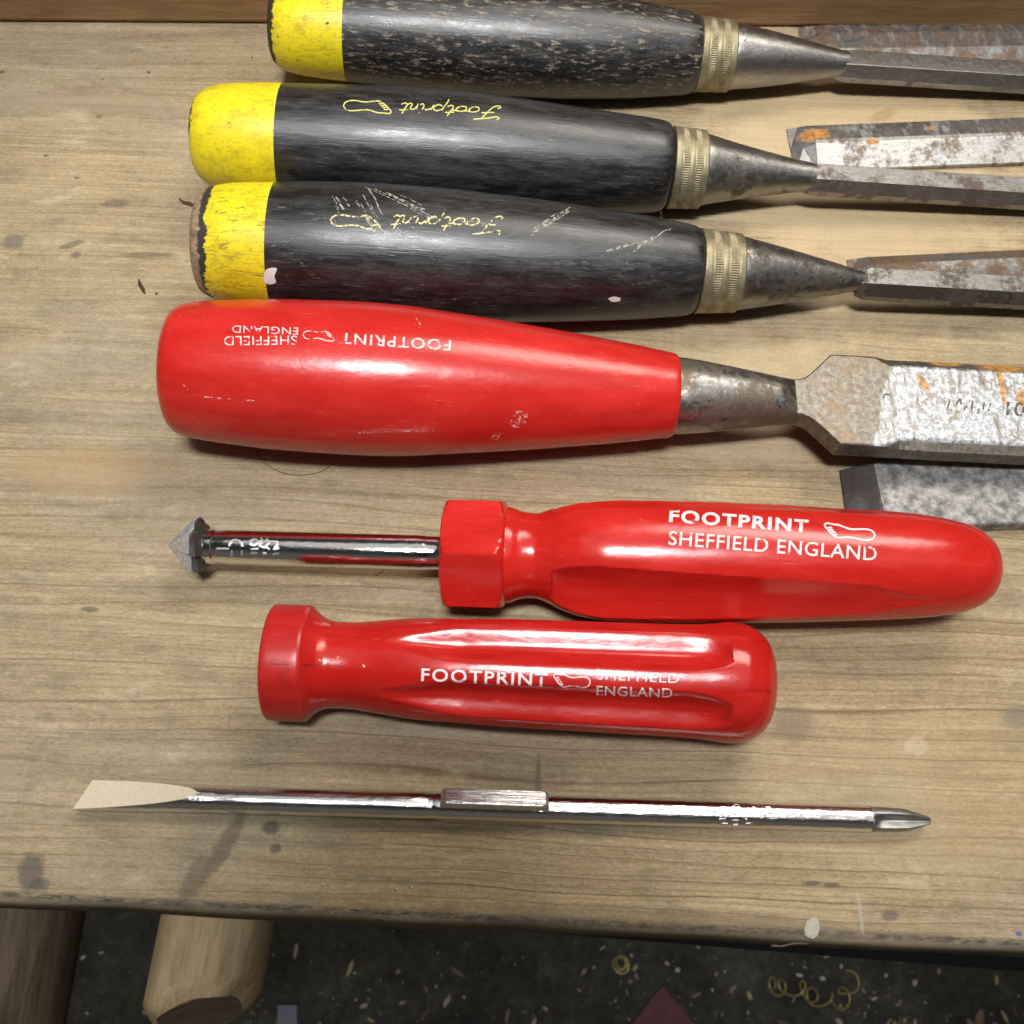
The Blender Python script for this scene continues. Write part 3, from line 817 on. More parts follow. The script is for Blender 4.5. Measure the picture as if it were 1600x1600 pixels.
def blade4_mat():
    t = NT("blade_steel_wide"); p0 = t.mm(); p = t.map(p0, loc=(7, 3, 0))
    x = t.sep(p0)[0]; yv = t.sep(p0)[1]; z = t.sep(p0)[2]
    a = t.noise(p, .14, 5, .65); b = t.noise(p, .7, 6, .72)
    sm = t.noise(t.map(p, rot=(0, 0, -.30), scale=(.62, .10, .3)), 1.0, 6, .72, .4)
    c = t.mix(t.step(b, .32, .70), (.12, .106, .088), (.27, .245, .21))
    c = t.mix(t.ma('MULTIPLY', t.step(a, .50, .68), .7), c, (.20, .14, .09))
    # pale smeared film starts where the shoulder ends
    xs = ax4.S(1375)*1000
    xe = t.ma('ADD', x, t.ma('ADD', t.ma('MULTIPLY', yv, -.30), t.ma('MULTIPLY', t.ma('SUBTRACT', sm, .5), 9.0)))
    film = t.ma('MULTIPLY', t.step(xe, xs - .6, xs + .9), t.step(sm, .36, .50))
    film = t.ma('MULTIPLY', film, t.step(t.ma('ADD', b, t.ma('MULTIPLY', a, .5)), .92, .70))
    film = t.ma('MULTIPLY', film, t.step(z, t4/2*1000 - .5, t4/2*1000 - .15))
    c = t.mix(film, c, t.mix(t.step(b, .36, .60), (.66, .69, .74), (.36, .38, .41)))
    metal = t.fmix(film, .78, .25); rg = t.fmix(film, .42, .42)
    nzz = t.noise(p, .32, 5, .72)
    for (px, py, rx, ry, rot) in [(1565,573,7.5,2.2,0),(1480,566,5,1.3,0),(1562,600,.9,7,0),(1598,628,2.2,3.5,0),(1440,600,1.2,3.5,.4)]:
        w = ax4.MI @ U(px, py, (ax4.A + ax4.d*ax4.S(px)).z + .002)
        om = t.blob(p0, w.x*1000, w.y*1000, rx, ry, rot, nzz, 1.6)
        c = t.mix(t.ma('MULTIPLY', om, .85), c, t.mix(t.step(b, .40, .62), (.62, .30, .03), (.26, .12, .04)))
        metal = t.fmix(om, metal, .1)
    return t.fin(c, rg, metal, t.bump(t.ma('ADD', b, sm), .4, .18))
blade4 = bevel(obj("blade", V, F, blade4_mat(), ch4, False), .00016, 2, 18)
def on_plane(name, V2, F, ax, zl, mat, parent):
    out = []
    R3 = ax.MI.to_3x3()
    for x, y in V2:
        d = R3 @ ray(x, y); o = ax.camL; t = (zl - o.z)/d.z
        out.append(o + d*t)
    return obj(name, out, F, mat, parent, False)
M_STAMP = m_print("stamp_shadow", (.06, .048, .042), .30, .9, 8)
v, f = text2d("10", .01); v = place2d(v, (1572,649), (1601,651), 22)
v2, f2 = ribbon_px([[(1480,640),(1484,626)],[(1494,632),(1500,624),(1502,632)],[(1518,642),(1520,626)],[(1536,640),(1538,628)],[(1545,642),(1548,630)],[(1505,644),(1510,634)],[(1528,646),(1530,638)],[(1380,622),(1383,616),(1390,617)]], 2.6)
v3 = v + v2; f3 = f + [tuple(i+len(v) for i in q) for q in f2]
on_plane("stamped_mark", v3, f3, ax4, t4/2 + .00006, M_STAMP, blade4)

# ---------------- countersink with red handle
ax5p = [(695,87),(740,88),(785,86),(830,66),(910,93),(950,98),(1000,98.5),(1100,97.5),(1200,95),(1300,90),(1400,84),(1450,80),(1500,72)]
ax5 = Axis((258,852), (1562,888), ax5p, -.040)
cs = empty("hand_countersink", ax5.M, "hand countersink, red fluted handle with hexagonal collar and short chrome shank", "countersink")
M_RED5 = m_red("red_plastic_countersink", 2, (.52, .015, .010), .19, .8, .2)
va5 = ax5.viewang(1000)
hp5 = [(781,70),(788,76),(800,74),(815,68.5),(835,66.5),(855,72),(880,84),(910,93),(950,98),(1000,98.8),(1100,97.5),(1200,95),(1300,90),(1400,84),(1450,79.5),(1490,73),(1520,64),(1543,49),(1555,32),(1560,14),(1561,0)]
q5 = ax5.prof(hp5, 7)
fl0, fl1, flm = ax5.S(862), ax5.S(1460), ax5.S(935)
def flute5(s, th, r):
    if s <= fl0 or s >= fl1: return r
    if s < flm:
        t = (s-fl0)/(flm-fl0); d = sqrt(max(0, 1-(1-t)**2))
    else:
        t = (s-flm)/(fl1-flm); d = (1-t)**1.15
    dep = .0042*d; hw = radians(31)*(.30 + .70*d**.5)*min(1, d*6)
    out = r
    for k in range(3):
        D = (th - (va5 + radians(39)) - k*2*pi/3 + pi) % (2*pi) - pi
        if abs(D) < hw: out = r - dep*(1-(D/hw)**2)**.9
    return out
f5 = interp(q5); ax5.rf = lambda s, th: flute5(s, th, f5(s))
qd = []
for i in range(len(q5)-1):
    k = 4 if q5[i+1][0]-q5[i][0] > .0012 else 1
    for j in range(k): qd.append((q5[i][0]+(q5[i+1][0]-q5[i][0])*j/k, f5(q5[i][0]+(q5[i+1][0]-q5[i][0])*j/k)))
qd.append(q5[-1])
lathe("grip", qd, M_RED5, cs, 240, flute5, True, 28)
# hexagonal collar with turned chamfers
ch_q = [(694,66),(695,78),(700,88),(708,95),(722,98),(770,98),(782,92),(788,84),(792,76)]
hv5 = ax5.viewang(740)
def hexm(s, th, r):
    a = ((th - hv5) % (pi/3)) - pi/6
    ap = ax5.R(740, 81.5)
    return min(r, ap / cos(a))
qq = []
for s_, r_ in ax5.prof(ch_q, 4): qq.append((s_, r_))
lathe("collar", qq, M_RED5, cs, 180, hexm, True, 22)
lettering("white_lettering", [('t', "FOOTPRINT", (1045,816), (1262,833), 20.5, .032), ('s', shift(FOOT, .03), (1287,839), (1366,845), 49, 2.6),
    ('t', "SHEFFIELD ENGLAND", (1044,851.5), (1369,876.5), 22, .006)], ax5, M_WHITE, cs)
M_CHROME = m_chrome("chrome_plate", .30, .08)
sh_q = [(318,27),(330,27.5),(336,27.5),(338,25.6),(345,26),(360,27),(660,27.3),(668,26.2),(684,26.2),(690,27.5),(700,27.5)]
shank = lathe("shank", ax5.prof(sh_q, 3), M_CHROME, cs, 72)
ax5s = ax5; sf = interp(ax5.prof([(318,27),(700,27.3)], 3))
keep = ax5.rf; ax5.rf = lambda s, th: sf(s)
v, f = ribbon_px([[(358,853),(362,846),(370,844),(377,848),(379,854)],[(338,857),(350,857),(358,857)],[(378,860),(378,868)],[(362,860),(362,870)],
   [(390,846),(398,843),(404,847),(398,852),(390,850)],[(392,858),(404,857)],[(408,841),(410,846),(406,852),(414,856)],[(416,842),(421,848),(416,854),(422,858)],[(426,846),(434,850),(428,858),(436,856)],[(392,864),(402,864)],[(410,864),(416,866)],[(426,866),(436,864)],[(404,846),(420,846),(434,847)]], 3.0, 1.5)
on_surface("raised_mark", v, f, ax5, m_plain("satin_chrome_mark", (.85, .84, .83), .3, .1, 2.0, .9), shank, .00018, True)
ax5.rf = keep
# countersink head: five-fluted cone, dark relieved collar behind it
M_CUT = m_plain("ground_steel", (.62, .62, .63), .20, .25, 1.2, .6)
M_GRIME = m_steel("grimy_steel", 12, .16, .7, (.075,.050,.034), (.045,.036,.028), .5)
hv = ax5.viewang(300)
def star(ph0):
    pts = []
    for k in range(5):
        b = ph0 + k*2*pi/5
        pts += [(b, 1.0), (b+.62, .93), (b+.72, .74), (b+1.05, .84)]
    return pts
def head(name, secs, mat, ph0, parent):
    P = star(ph0); V = []; F = []; n = len(P)
    for s_, r_, tw in secs:
        for a, k in P: V.append((s_, r_*k*cos(a+tw), r_*k*sin(a+tw)))
    for i in range(len(secs)-1):
        for j in range(n):
            a = i*n+j; b = i*n+(j+1) % n
            F.append((a, b, b+n, a+n))
    F.append(tuple(range(n))); F.append(tuple(range((len(secs)-1)*n, len(secs)*n)))
    return obj(name, V, F, mat, parent, False)
def sr(px, h, tw=0): return (ax5.S(px), ax5.R(px, h), tw)
hd = head("cutting_head", [sr(262,1.0), sr(284,25), sr(306,49), sr(311,49.5)], M_CUT, hv - .35, cs)
head("relief", [sr(311.2,45), sr(318,43,.06), sr(323,35,.1), sr(325,27,.1)], M_GRIME, hv - .25, hd)

# ---------------- loose red handle
ax7p = [(426,91),(480,91),(600,74),(900,90),(1100,93),(1140,93.5),(1165,92)]
ax7 = Axis((423,1034), (1210,1069), ax7p, -.002)
hs = empty("bladeless_screwdriver", ax7.M, "short stubby red fluted handle with round flanged end and no blade fitted", "tool handle")
M_RED7 = m_red("red_plastic_handle", 3, (.46, .011, .008), .19, .7, .35)
va7 = ax7.viewang(900)
hp7 = [(423,0),(423.2,40),(423.5,82),(425,88.5),(429,91),(478,91.5),(484,90),(489,85),(497,77.5),(508,71),(522,68),(545,67.8),(580,71),(620,76.5),(660,81),(710,85),(800,89),(900,90.5),(1000,92),(1080,93.5),(1130,95),(1150,94.5),(1168,90),(1184,81),(1196,68),(1204,50),(1208,28),(1209,0)]
q7 = ax7.prof(hp7, 6); f7 = interp(q7)
a0, a1, a2, a3 = ax7.S(585), ax7.S(730), ax7.S(1055), ax7.S(1130)
def flute7(s, th, r):
    if s <= a0 or s >= a3: return r
    d = 1.0
    if s < a1: t = (s-a0)/(a1-a0); d = t*t*(3-2*t)
    elif s > a2: t = 1-(s-a2)/(a3-a2); d = sqrt(max(0, 1-(1-t)**2))
    hw = radians(21)*(.25+.75*d)
    for k in range(6):
        D = (th - (va7 + radians(31)) - k*pi/3 + pi) % (2*pi) - pi
        if abs(D) < hw:
            return r - .0027*d*(cos(D/hw*pi/2)**1.1)
    return r
ax7.rf = lambda s, th: flute7(s, th, f7(s))
qd = []
for i in range(len(q7)-1):
    k = 4 if q7[i+1][0]-q7[i][0] > .0012 else 1
    for j in range(k): s_ = q7[i][0]+(q7[i+1][0]-q7[i][0])*j/k; qd.append((s_, f7(s_)))
qd.append(q7[-1])
s_c = ax7.S(486)
qa, qb = split_q(qd, s_c)
lathe("collar", qa, m_red("red_plastic_collar", 5, (.43, .012, .011), .30, .6, .5), hs, 240)
lathe("grip", qb, M_RED7, hs, 300, flute7, True, 28)
lettering("white_lettering", [('t', "FOOTPRINT", (658,1064), (855,1072.5), 20, .014), ('s', shift(FOOT, .03), (865,1073.5), (922,1074), 48, 1.6),
    ('t', "SHEFFIELD", (932,1061.5), (1061,1067.5), 14.5, .0), ('t', "ENGLAND", (932,1086), (1050,1090), 14.5, .0)], ax7, M_WHITE, hs)
M_SEAM = m_print("seam_shadow", (.09, .006, .006), .45, .5, 9)
for st_ in [[(412,1037),(440,1038),(480,1039),(530,1041)],[(1135,1078),(1170,1079),(1200,1080),(1213,1080)]]:
    strokes_part("mould_seam", [st_], 1.7, ax7, M_SEAM, hs)
for st_ in [[(566,1039),(571,1043),(566,1048)],[(530,1022),(526,1036)],[(496,1026),(500,1034)]]:
    strokes_part("scuff_mark", [st_], 3.0, ax7, M_SCUFF, hs)

# ---------------- double ended screwdriver bit
ax8 = Axis((127,1242.5), (1452,1282), [(400,21.5),(1000,21.5),(1300,21.5)], 0.0)
db = empty("screwdriver_bit", ax8.M, "long reversible chrome screwdriver bit, flat at one end, cross point at other", "screwdriver bit")
M_CHROME8 = m_chrome("chrome_plate_pitted", .55, .10)
va8 = ax8.viewang(800)
shq = [(338,21.5),(500,21.6),(664,21.6),(668,20.8),(678,20.8),(682,21.8),(860,21.6),(1000,21.5),(1200,21.4),(1358,21.4)]
rod = lathe("rod", ax8.prof(shq, 4), M_CHROME8, db, 72)
r8 = ax8.R(800, 21.6)
def m_satin():
    t = NT("satin_chrome"); p = t.mm()
    a = t.noise(t.map(p, scale=(.04, 3.2, 3.2)), 1.0, 3, .6); b = t.noise(p, 1.6, 4, .7)
    c = t.mix(t.step(b, .35, .7), (.86, .85, .84), (.55, .54, .53))
    return t.fin(c, t.fmix(b, .14, .34), .95, t.bump(t.ma('ADD', a, t.ma('MULTIPLY', b, .3)), .7, .22))
M_SATIN = m_satin()
# key wings
for sgn in (1, -1):
    b = va8 - radians(33)
    dy, dz = cos(b)*sgn, sin(b)*sgn; ny, nz_ = -dz, dy
    V = []; F = []
    th_ = .00185
    for (px, h) in [(688,.2),(690,1.0),(694,1.45),(700,1.62),(846,1.62),(852,1.45),(856,1.0),(858,.2)]:
        s_ = ax8.S(px); hh = r8*.7 + (h/1.62)*(r8*.3 + .0014)
        for lat, rad in ((-th_, r8*.4), (-th_, hh-.0003), (-th_+.0004, hh), (th_-.0004, hh), (th_, hh-.0003), (th_, r8*.4)):
            V.append((s_, dy*rad + ny*lat, dz*rad + nz_*lat))
    for i in range(7):
        for j in range(6):
            a = 6*i+j; c = 6*i+(j+1) % 6
            F.append((a, c, c+6, a+6))
    F.append(tuple(range(6))); F.append(tuple(range(42, 48)))
    obj("key_wing", V, F, M_SATIN, db, True, 30)
# flat tip: cylinder ground to a spade
b8 = va8 - radians(24)       # face normal leans back
M_TIP = m_plain("tip_reflection_beige", (.86, .75, .57), .28, .06, 1.5, .22)  # steel faces coloured beige, the reflection painted into the base colour
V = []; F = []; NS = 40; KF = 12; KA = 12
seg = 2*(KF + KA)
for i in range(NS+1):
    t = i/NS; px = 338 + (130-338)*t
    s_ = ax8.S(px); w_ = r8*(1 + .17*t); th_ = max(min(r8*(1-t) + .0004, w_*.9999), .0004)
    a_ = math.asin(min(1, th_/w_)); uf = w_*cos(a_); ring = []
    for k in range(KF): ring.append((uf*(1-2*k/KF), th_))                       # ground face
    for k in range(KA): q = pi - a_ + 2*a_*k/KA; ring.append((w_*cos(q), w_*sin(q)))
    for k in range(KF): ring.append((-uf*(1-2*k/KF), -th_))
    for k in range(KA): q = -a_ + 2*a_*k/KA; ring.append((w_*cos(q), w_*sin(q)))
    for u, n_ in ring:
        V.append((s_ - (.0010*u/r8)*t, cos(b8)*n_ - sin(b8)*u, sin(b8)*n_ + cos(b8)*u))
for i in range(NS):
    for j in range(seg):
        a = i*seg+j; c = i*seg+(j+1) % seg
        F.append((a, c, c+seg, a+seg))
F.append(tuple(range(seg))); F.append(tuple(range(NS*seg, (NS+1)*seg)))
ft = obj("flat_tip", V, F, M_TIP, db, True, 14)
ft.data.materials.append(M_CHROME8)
for k_, p_ in enumerate(ft.data.polygons):      # only the two ground faces take the painted reflection, the rest keeps its plating
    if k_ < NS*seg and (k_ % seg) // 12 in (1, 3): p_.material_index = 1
# cross point
M_XTIP = m_steel("grey_tip", 16, .42, .15, (.16,.14,.12), (.14,.13,.12), .42)
xq = ax8.prof([(1356,21.3),(1380,21.2),(1400,20.6),(1415,19.2),(1428,15.5),(1440,11.5),(1449,8),(1453,5),(1453.5,0)], 6)
x0_, x1_ = ax8.S(1362), ax8.S(1400)
def cross(s, th, r):
    d = min(1, max(0, (s-x0_)/(x1_-x0_)))
    d = sqrt(max(0, 1-(1-d)**2))
    D = ((th - va8 - radians(8)) % (pi/2)) - pi/4
    D = ((th - va8 - radians(8) + pi/4) % (pi/2)) - pi/4
    k = max(0, 1-(abs(D)/radians(33))**2)
    return r*(1 - .55*d*k)
lathe("cross_tip", xq, M_XTIP, db, 128, cross, True, 40)
ax8.rf = lambda s, th: r8
v, f = ribbon_px([[(1126,1262),(1134,1262)],[(1126,1270),(1126,1280),(1134,1280)],[(1128,1288),(1137,1288)],[(1134,1264),(1134,1276)],[(1144,1262),(1150,1258),(1155,1263),(1149,1268),(1144,1265)],[(1144,1274),(1154,1274)],[(1144,1283),(1154,1283)],[(1146,1290),(1153,1290)],[(1162,1264),(1168,1268),(1161,1274),(1168,1280)],[(1166,1288),(1174,1287),(1178,1283)],[(1176,1262),(1182,1266),(1176,1272)],[(1188,1278),(1194,1272),(1200,1277)],[(1196,1262),(1202,1262),(1204,1270)]], 3.0, 1.5)
on_surface("raised_mark", v, f, ax8, M_SATIN, rod, .00016, True)

# ---------------- loose blades coming in from the right
def loose_blade(edge_a, edge_b, wid, t, bev, e, tip, mat, label, lift=.0002, tipmat=None, skew=0.0):
    """lies flat: its far long edge runs from edge_a to edge_b (bench points), cutting end at edge_a, wid metres wide towards the viewer"""
    A = U(*edge_a); B = U(*edge_b); d = (B-A).normalized(); nrm = Vector((d.y, -d.x, 0))
    L = (U(1600, edge_b[1]) - A).length + .055
    M = Matrix.Identity(4)
    for i in range(3):
        M[i][0] = d[i]; M[i][1] = -nrm[i]; M[i][2] = (0, 0, 1)[i]; M[i][3] = A[i]
    M[2][3] = lift
    root = empty("chisel_blade", M, label, "chisel blade", "loose chisel blades pointing in from the right")
    def sec(s, th=1.0, sk=0.0):
        return [(s+sk, 0, 0), (s+sk, 0, e*th), (s+sk*.9, -bev, t*th), (s+sk*.1, -(wid-bev), t*th), (s, -wid, e*th), (s, -wid, 0)]
    def build(name, secs, m):
        V = [p for q in secs for p in q]; F = []
        for i in range(len(secs)-1):
            for j in range(6):
                a = 6*i+j; b = 6*i+(j+1) % 6
                F.append((a, b, b+6, a+6))
        F.append(tuple(range(6))); F.append(tuple(range(6*len(secs)-6, 6*len(secs))))
        return bevel(obj(name, V, F, m, root, False), .0002, 2, 15)
    s0 = .10
    build("blade", [sec(tip), sec(L)], mat)
    build("ground_bevel", [sec(0, .10, skew), sec(tip*.5, .56, skew*.5), sec(tip - .00005, 1.0)], tipmat or mat)
    return root
loose_blade((1246,44),(1600,40), .0185, .0034, .0062, .0012, .010,
    m_steel("loose_steel_rust_back", 21, .46, .78, (.34,.215,.13), (.13,.10,.08), .5, pale=.35),
    "rusty loose chisel blade lying against back board behind the battered chisel")
loose_blade((1228,203),(1600,189), .0165, .0036, .0075, .0012, .006,
    m_steel("loose_steel_orange", 22, .40, .50, (.20,.14,.09), (.14,.12,.095), .42, pale=.45, orange=[(7.5,-4.5,4.2,3.0),(22,-9,2.0,1.0),(40,-4,2,1)]),
    "loose chisel blade with orange rust lump on its tip between two black chisels",
    tipmat=m_steel("loose_tip_orange", 23, .40, .5, (.20,.14,.08), (.16,.12,.08), .5, orange=[(6,-5,4,3.0)]))
loose_blade((1322,407),(1600,394), .0105, .0030, .0040, .0010, .006,
    m_steel("loose_steel_brown", 24, .30, .80, (.22,.135,.075), (.12,.085,.055), .5),
    "brown rusted loose chisel blade showing behind third black chisel's narrow blade")
loose_blade((1307,736),(1600,727), .0172, .0040, .0004, .0037, .0078,
    m_plain("loose_steel_grey", (.23,.225,.215), .5, .62, .45, .35),
    "grey mottled chisel blade with dark tip, lying just beyond the countersink's red handle", skew=.0006,
    tipmat=m_steel("loose_tip_dark", 26, .17, .6, (.085,.07,.06), (.06,.05,.045), .5))

# ---------------- wooden handles on the lower shelf, poking out under the bench edge
def shelf_handle(name, end_px, zc, wx, wz, yaw, pitch, length, cut, mat, endmat, label, cham=.004, k=3.0):
    E = U(end_px[0], end_px[1], zc)
    M = Matrix.Translation(E) @ Matrix.Rotation(yaw, 4, 'Z') @ Matrix.Rotation(-pitch, 4, 'X')
    root = empty(name, M, label, "tool handle")
    seg = 72; secs = [(0.0, -cham*.9), (cham*.45, -cham*.36), (cham, 0), (length*.3, .0006), (length*.6, .0012), (length, .0)]
    V = []; F = []
    for yy, dr in secs:
        for j in range(seg):
            a = 2*pi*j/seg; c, s = cos(a), sin(a)
            rr = (abs(c)**k + abs(s)**k)**(-1/k)
            x = (wx+dr)*rr*c; z = (wz+dr)*rr*s
            V.append((x, yy + x*cut + .0004*sin(5*a), z))
    for i in range(len(secs)-1):
        for j in range(seg):
            a = i*seg+j; b = i*seg+(j+1) % seg
            F.append((a, b, b+seg, a+seg))
    F.append(tuple(range((len(secs)-1)*seg, len(secs)*seg)))
    obj("shaft", V, F, mat, root, True, 50)
    obj("end_grain", [Vector(v) for v in V[:seg]], [tuple(range(seg))], endmat, root, False)
    return root
shelf_handle("mallet_handle", (314,1588), -.080, .0140, .0185, radians(-1.5), radians(13), .16, .34, M_HANDLEWOOD, M_ENDGRAIN,
    "pale wooden handle with obliquely cut end poking out below the bench edge", .0045, 2.6)
shelf_handle("wooden_handle", (-80,1760), -.098, .0245, .0245, radians(0), radians(2), .20, 0, M_DARKWOOD, M_ENDGRAIN,
    "thick dark brown round wooden handle at lower left corner under the bench", .003, 2.2)

# ---------------- things on the floor
M_PAPER = m_plain("dusty_red_card", (.24, .085, .095), .75, .18, .12)
def flat_poly(name, pts_px, z, th, mat, label, cat, parent=None):
    P = [U(x, y, z) for x, y in pts_px]; c = sum(P, Vector())/len(P)
    V = [p - c + Vector((0, 0, th)) for p in P] + [p - c for p in P]; n = len(P)
    F = [tuple(range(n)), tuple(range(n, 2*n))] + [(i, (i+1) % n, n+(i+1) % n, n+i) for i in range(n)]
    o = obj(name, V, F, mat, None, False); o.location = c; tag(o, label, cat); return o
flat_poly("card_sheet", [(1034,1541),(1105,1625),(1030,1720),(955,1640)], FLZ+.002, .003, M_PAPER, "dusty maroon card corner lying on the dark floor", "card")
flat_poly("plastic_block", [(441,1571),(470,1571),(471,1612),(440,1612)], FLZ+.001, .02, m_plain("pale_blue_plastic", (.26,.29,.36), .5, .12), "small pale blue plastic block on floor beside the wooden handle", "block")
M_SWARF = m_plain("brass_swarf", (.62, .50, .20), .35, .25, .4, .6)
def curl(name, pts, r, label, cat="swarf"):
    cu = bpy.data.curves.new(name, 'CURVE'); cu.dimensions = '3D'
    sp = cu.splines.new('POLY'); sp.points.add(len(pts)-1)
    c = pts[0]
    for i, p in enumerate(pts): sp.points[i].co = (*(Vector(p)-Vector(c)), 1)
    cu.bevel_depth = r; cu.bevel_resolution = 1; cu.use_fill_caps = True
    o = bpy.data.objects.new(name+"_tmp", cu); COL.objects.link(o); bpy.context.view_layer.update()
    me = bpy.data.meshes.new_from_object(o.evaluated_get(bpy.context.evaluated_depsgraph_get()))
    bpy.data.objects.remove(o); bpy.data.curves.remove(cu)
    me.materials.clear(); me.materials.append(M_SWARF); me.name = name
    ob = bpy.data.objects.new(name, me); COL.objects.link(ob); ob.location = c
    if label: tag(ob, label, cat)
    return ob
cc = U(969, 1506, FLZ+.003); pts = []
for i in range(90):
    a = i/90*2*pi*3.2; rr = (.0056 + .0014*sin(a*.31))*(1 + .16*sin(a*1.37+.6))
    pts.append((cc.x + rr*cos(a), cc.y + rr*sin(a), FLZ + .0015 + i*.00012))
curl("metal_curl", pts, .0009, "tight ring shaped brass coloured metal curl on the dark floor", "swarf")
pts = []
P0 = U(1196, 1545, FLZ); P1 = U(1322, 1558, FLZ)
for i in range(120):
    t = i/119; c = P0.lerp(P1, t); a = t*2*pi*5.5
    w_ = 1 + .35*sin(t*23) + .25*sin(t*51+1); pts.append((c.x + .0045*w_*cos(a) + .002*sin(t*17), c.y + .0062*w_*sin(a) + .004*sin(t*7), FLZ + .0065 + .0042*cos(a)))
for i in range(14):
    a = -pi/2 + i/13*pi*1.1; pts.append((P1.x + .004 + .008*cos(a), P1.y + .012 + .009*sin(a), FLZ+.0015))
curl("metal_curl", pts, .0010, "long springy brass coloured metal curl stretched out on floor", "swarf")
# pale chips: nobody could count them
rc = random.Random(5); V = []; F = []
clus = [(rc.uniform(980, 1640), rc.uniform(1440, 1640), rc.uniform(14, 60)) for _ in range(16)] + [(rc.uniform(400, 980), rc.uniform(1440, 1640), rc.uniform(30, 80)) for _ in range(5)]
for k in range(640):
    if k < 330:
        cx_, cy_, cr_ = clus[int(len(clus)*rc.random()**1.5) % len(clus)]; px = rc.gauss(cx_, cr_); py = rc.gauss(cy_, cr_*.6)
    elif k < 460: px = rc.uniform(950, 1700); py = rc.uniform(1420, 1700)
    else: px = rc.uniform(120, 1000); py = rc.uniform(1400, 1750)
    p = U(px, py, FLZ); s = rc.choice([.0004,.0005,.0006,.0008,.0011,.0015,.0022]) * rc.uniform(.6, 1.2)
    a = rc.uniform(0, 2*pi); el = rc.choice([1.1, 1.4, 1.8, 2.6, 4.0]); b = len(V)
    m = 6
    for zz, kk in ((.0002, 1.0), (s*.6, .7)):
        for j in range(m):
            an = 2*pi*j/m + rc.uniform(-.3, .3); x = s*el*cos(an)*kk; y = s*sin(an)*kk
            V.append((p.x + x*cos(a) - y*sin(a), p.y + x*sin(a) + y*cos(a), FLZ + zz + rc.uniform(0, s*.2)))
    F.append(tuple(range(b+m, b+2*m)))
    for j in range(m): F.append((b+j, b+(j+1) % m, b+m+(j+1) % m, b+m+j))
t = NT("pale_chips"); geo = t.n('ShaderNodeNewGeometry')
chipm = t.fin(t.ramp(geo.outputs['Random Per Island'], [(0, (.16,.13,.09)), (.45, (.42,.36,.24)), (.75, (.62,.54,.30)), (1, (.82,.80,.74))]), .7)
tag(obj("wood_chips", V, F, chipm, None, False), "scattered pale wood and plastic chips over the dark floor", "chips", kind="stuff")
# pink shavings at the lower right
M_SHAV = m_plain("pinkish_shaving", (.52, .34, .24), .6, .2)
def sliver(name, pts_px, z, label, cat, mat, w=.004, h=.002):
    P = [U(x, y, z) for x, y in pts_px]; c = P[0]; V = []; F = []
    n = len(P)
    for i, p in enumerate(P):
        a = P[max(0, i-1)]; b = P[min(n-1, i+1)]; d = (b-a).normalized(); nn = Vector((-d.y, d.x, 0))
        ww = w*sin(pi*(.12 + .80*i/(n-1)))
        q = p - c
        V += [q + nn*ww/2, q + Vector((0, 0, h)), q - nn*ww/2, q - Vector((0, 0, 0.0))]
    for i in range(n-1):
        for j in range(4):
            a = 4*i+j; b = 4*i+(j+1) % 4
            F.append((a, b, b+4, a+4))
    F.append((0, 1, 2, 3)); F.append(tuple(range(4*n-4, 4*n)))
    o = obj(name, V, F, mat, None, True, 40); o.location = c; tag(o, label, cat); return o
sliver("wood_shaving", [(1512,1592),(1518,1602),(1524,1622)], FLZ+.001, "short pink wood shaving at bottom right on floor, left of its neighbour", "shaving", M_SHAV, .007, .004)
sliver("wood_shaving", [(1534,1578),(1531,1590),(1527,1618)], FLZ+.001, "long pointed pink wood shaving at bottom right on floor", "shaving", M_SHAV, .008, .005)

# ---------------- crumbs on the bench
M_RUST = m_plain("rust_flake", (.11, .045, .025), .8, .35, 2)
M_CHIPW = m_plain("pale_seed", (.44, .40, .33), .6, .15, 2)
def crumb(name, px, py, lx, ly, rot, h, mat, label, cat, seed=0):
    r_ = random.Random(seed); p = U(px, py, 0); V = []; F = []; m = 10
    for zz, kk in ((0.00003, .8), (h*.5, 1.0), (h, .55)):
        for j in range(m):
            a = 2*pi*j/m; k2 = kk*r_.uniform(.86, 1.12)
            x = lx*cos(a)*k2; y = ly*sin(a)*k2
            V.append((x*cos(rot)-y*sin(rot), x*sin(rot)+y*cos(rot), zz))
    for i in range(2):
        for j in range(m):
            a = i*m+j; b = i*m+(j+1) % m
            F.append((a, b, b+m, a+m))
    F.append(tuple(range(m))); F.append(tuple(range(2*m, 3*m)))
    o = obj(name, V, F, mat, None, True, 60); o.location = p; tag(o, label, cat); return o
sliver("rust_flake", [(281,312),(288,317),(296,318),(303,322),(308,318)], .0001, "curled rust brown flake beside the split yellow butt", "flake", M_RUST, .0014, .0008)
sliver("rust_flake", [(217,437),(219,445),(223,452),(227,459)], .0001, "straight rust brown flake on bare bench left of the split yellow butt", "flake", M_RUST, .0012, .0007)
crumb("dirt_crumb", 245, 459, .00045, .0003, 0, .0004, M_RUST, "tiny dark crumb beside the straight rust flake", "crumb", 2)
crumb("pale_seed", 1268, 1451, .00215, .0015, 1.1, .0007, M_CHIPW, "pale oval seed-like chip on the bench's front edge", "chip", 3)
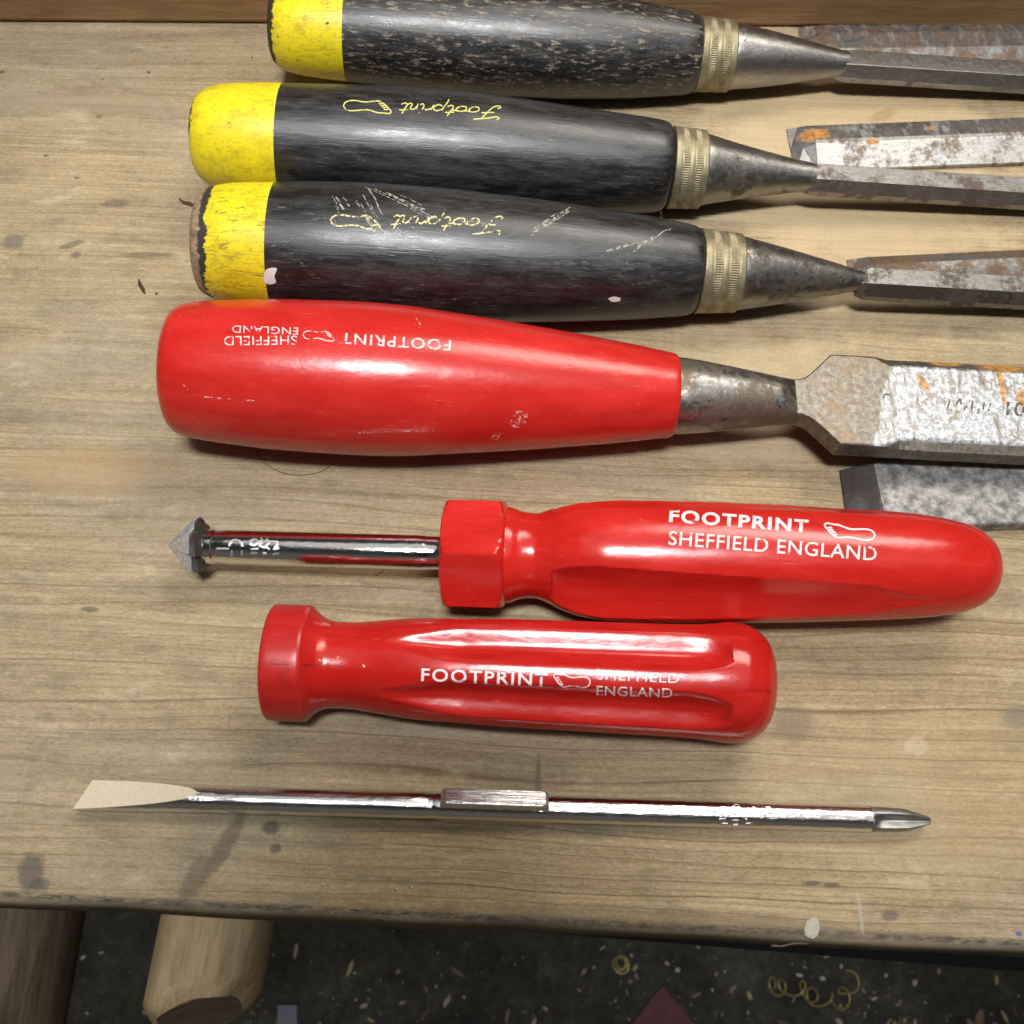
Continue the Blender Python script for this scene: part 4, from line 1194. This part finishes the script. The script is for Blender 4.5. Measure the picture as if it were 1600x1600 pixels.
for i, (px, py, wh) in enumerate([(505,1382,"upper left of the two left ones"),(521,1389,"lower right of the two left ones"),(643,1386,"upper right of the two right ones"),(620,1390,"lower left of the two right ones")]):
    o = crumb("sawdust_speck", px, py, .0004, .00035, i, .0003, M_CHIPW, "tiny pale sawdust speck near bench front, " + wh, "speck", 20+i)
    o["group"] = "sawdust specks near the bench front"
# a hair and a frayed splinter
def hair(name, pts, z, r, mat, label, cat):
    P = [U(x, y, z) for x, y in smooth_path(pts, 3)]
    o = curl(name, [tuple(p) for p in P], r, label, cat); o.data.materials.clear(); o.data.materials.append(mat); return o
hair("loose_hair", [(400,700),(412,722),(440,738),(470,742),(500,737),(522,724)], .0002, .00007, m_plain("hair", (.03,.022,.016), .5, .1), "thin curved dark hair on bench below the red chisel handle", "hair")
hair("loose_hair", [(600,885),(597,893),(588,899),(583,901)], .0002, .00006, m_plain("hair_dark", (.03,.022,.016), .5, .1), "short dark hair on bench below chrome shank of the countersink", "hair")
M_SPL = m_plain("splinter_wood", (.17, .13, .085), .7, .2, 1)
hair("wood_splinter", [(1262,1474),(1240,1474),(1222,1478),(1205,1477)], -.004, .00024, M_SPL, "frayed wood splinter hanging off the bench front edge", "splinter")

# ---------------- the phone the picture was taken with; its shade falls on the front of the bench
def rounded_slab(name, w, h, t, r, z, mat, parent, cx=0, cy=0):
    P = []
    for (sx, sy, a0_) in ((1, 1, 0), (-1, 1, pi/2), (-1, -1, pi), (1, -1, 3*pi/2)):
        for i in range(9):
            a = a0_ + pi/2*i/8; P.append((cx + sx*(w/2-r) + r*cos(a), cy + sy*(h/2-r) + r*sin(a)))
    n = len(P); V = [(x, y, z) for x, y in P] + [(x, y, z+t) for x, y in P]
    F = [tuple(range(n)), tuple(range(n, 2*n))] + [(i, (i+1) % n, n+(i+1) % n, n+i) for i in range(n)]
    return obj(name, V, F, mat, parent, False)
PM = camo.rotation_euler.to_matrix().to_4x4(); PM.translation = CAM
ph = empty("phone", PM, "dark phone held above the bench front, whose shade falls on the bench", "phone")
rounded_slab("case", .078, .150, .0095, .011, .004, m_plain("phone_case", (.02, .02, .022), .6, .1), ph, -.018, -.056)
rounded_slab("screen", .072, .143, .0006, .009, .0136, m_plain("phone_glass", (.012, .012, .013), .08, .05), ph, -.018, -.056)
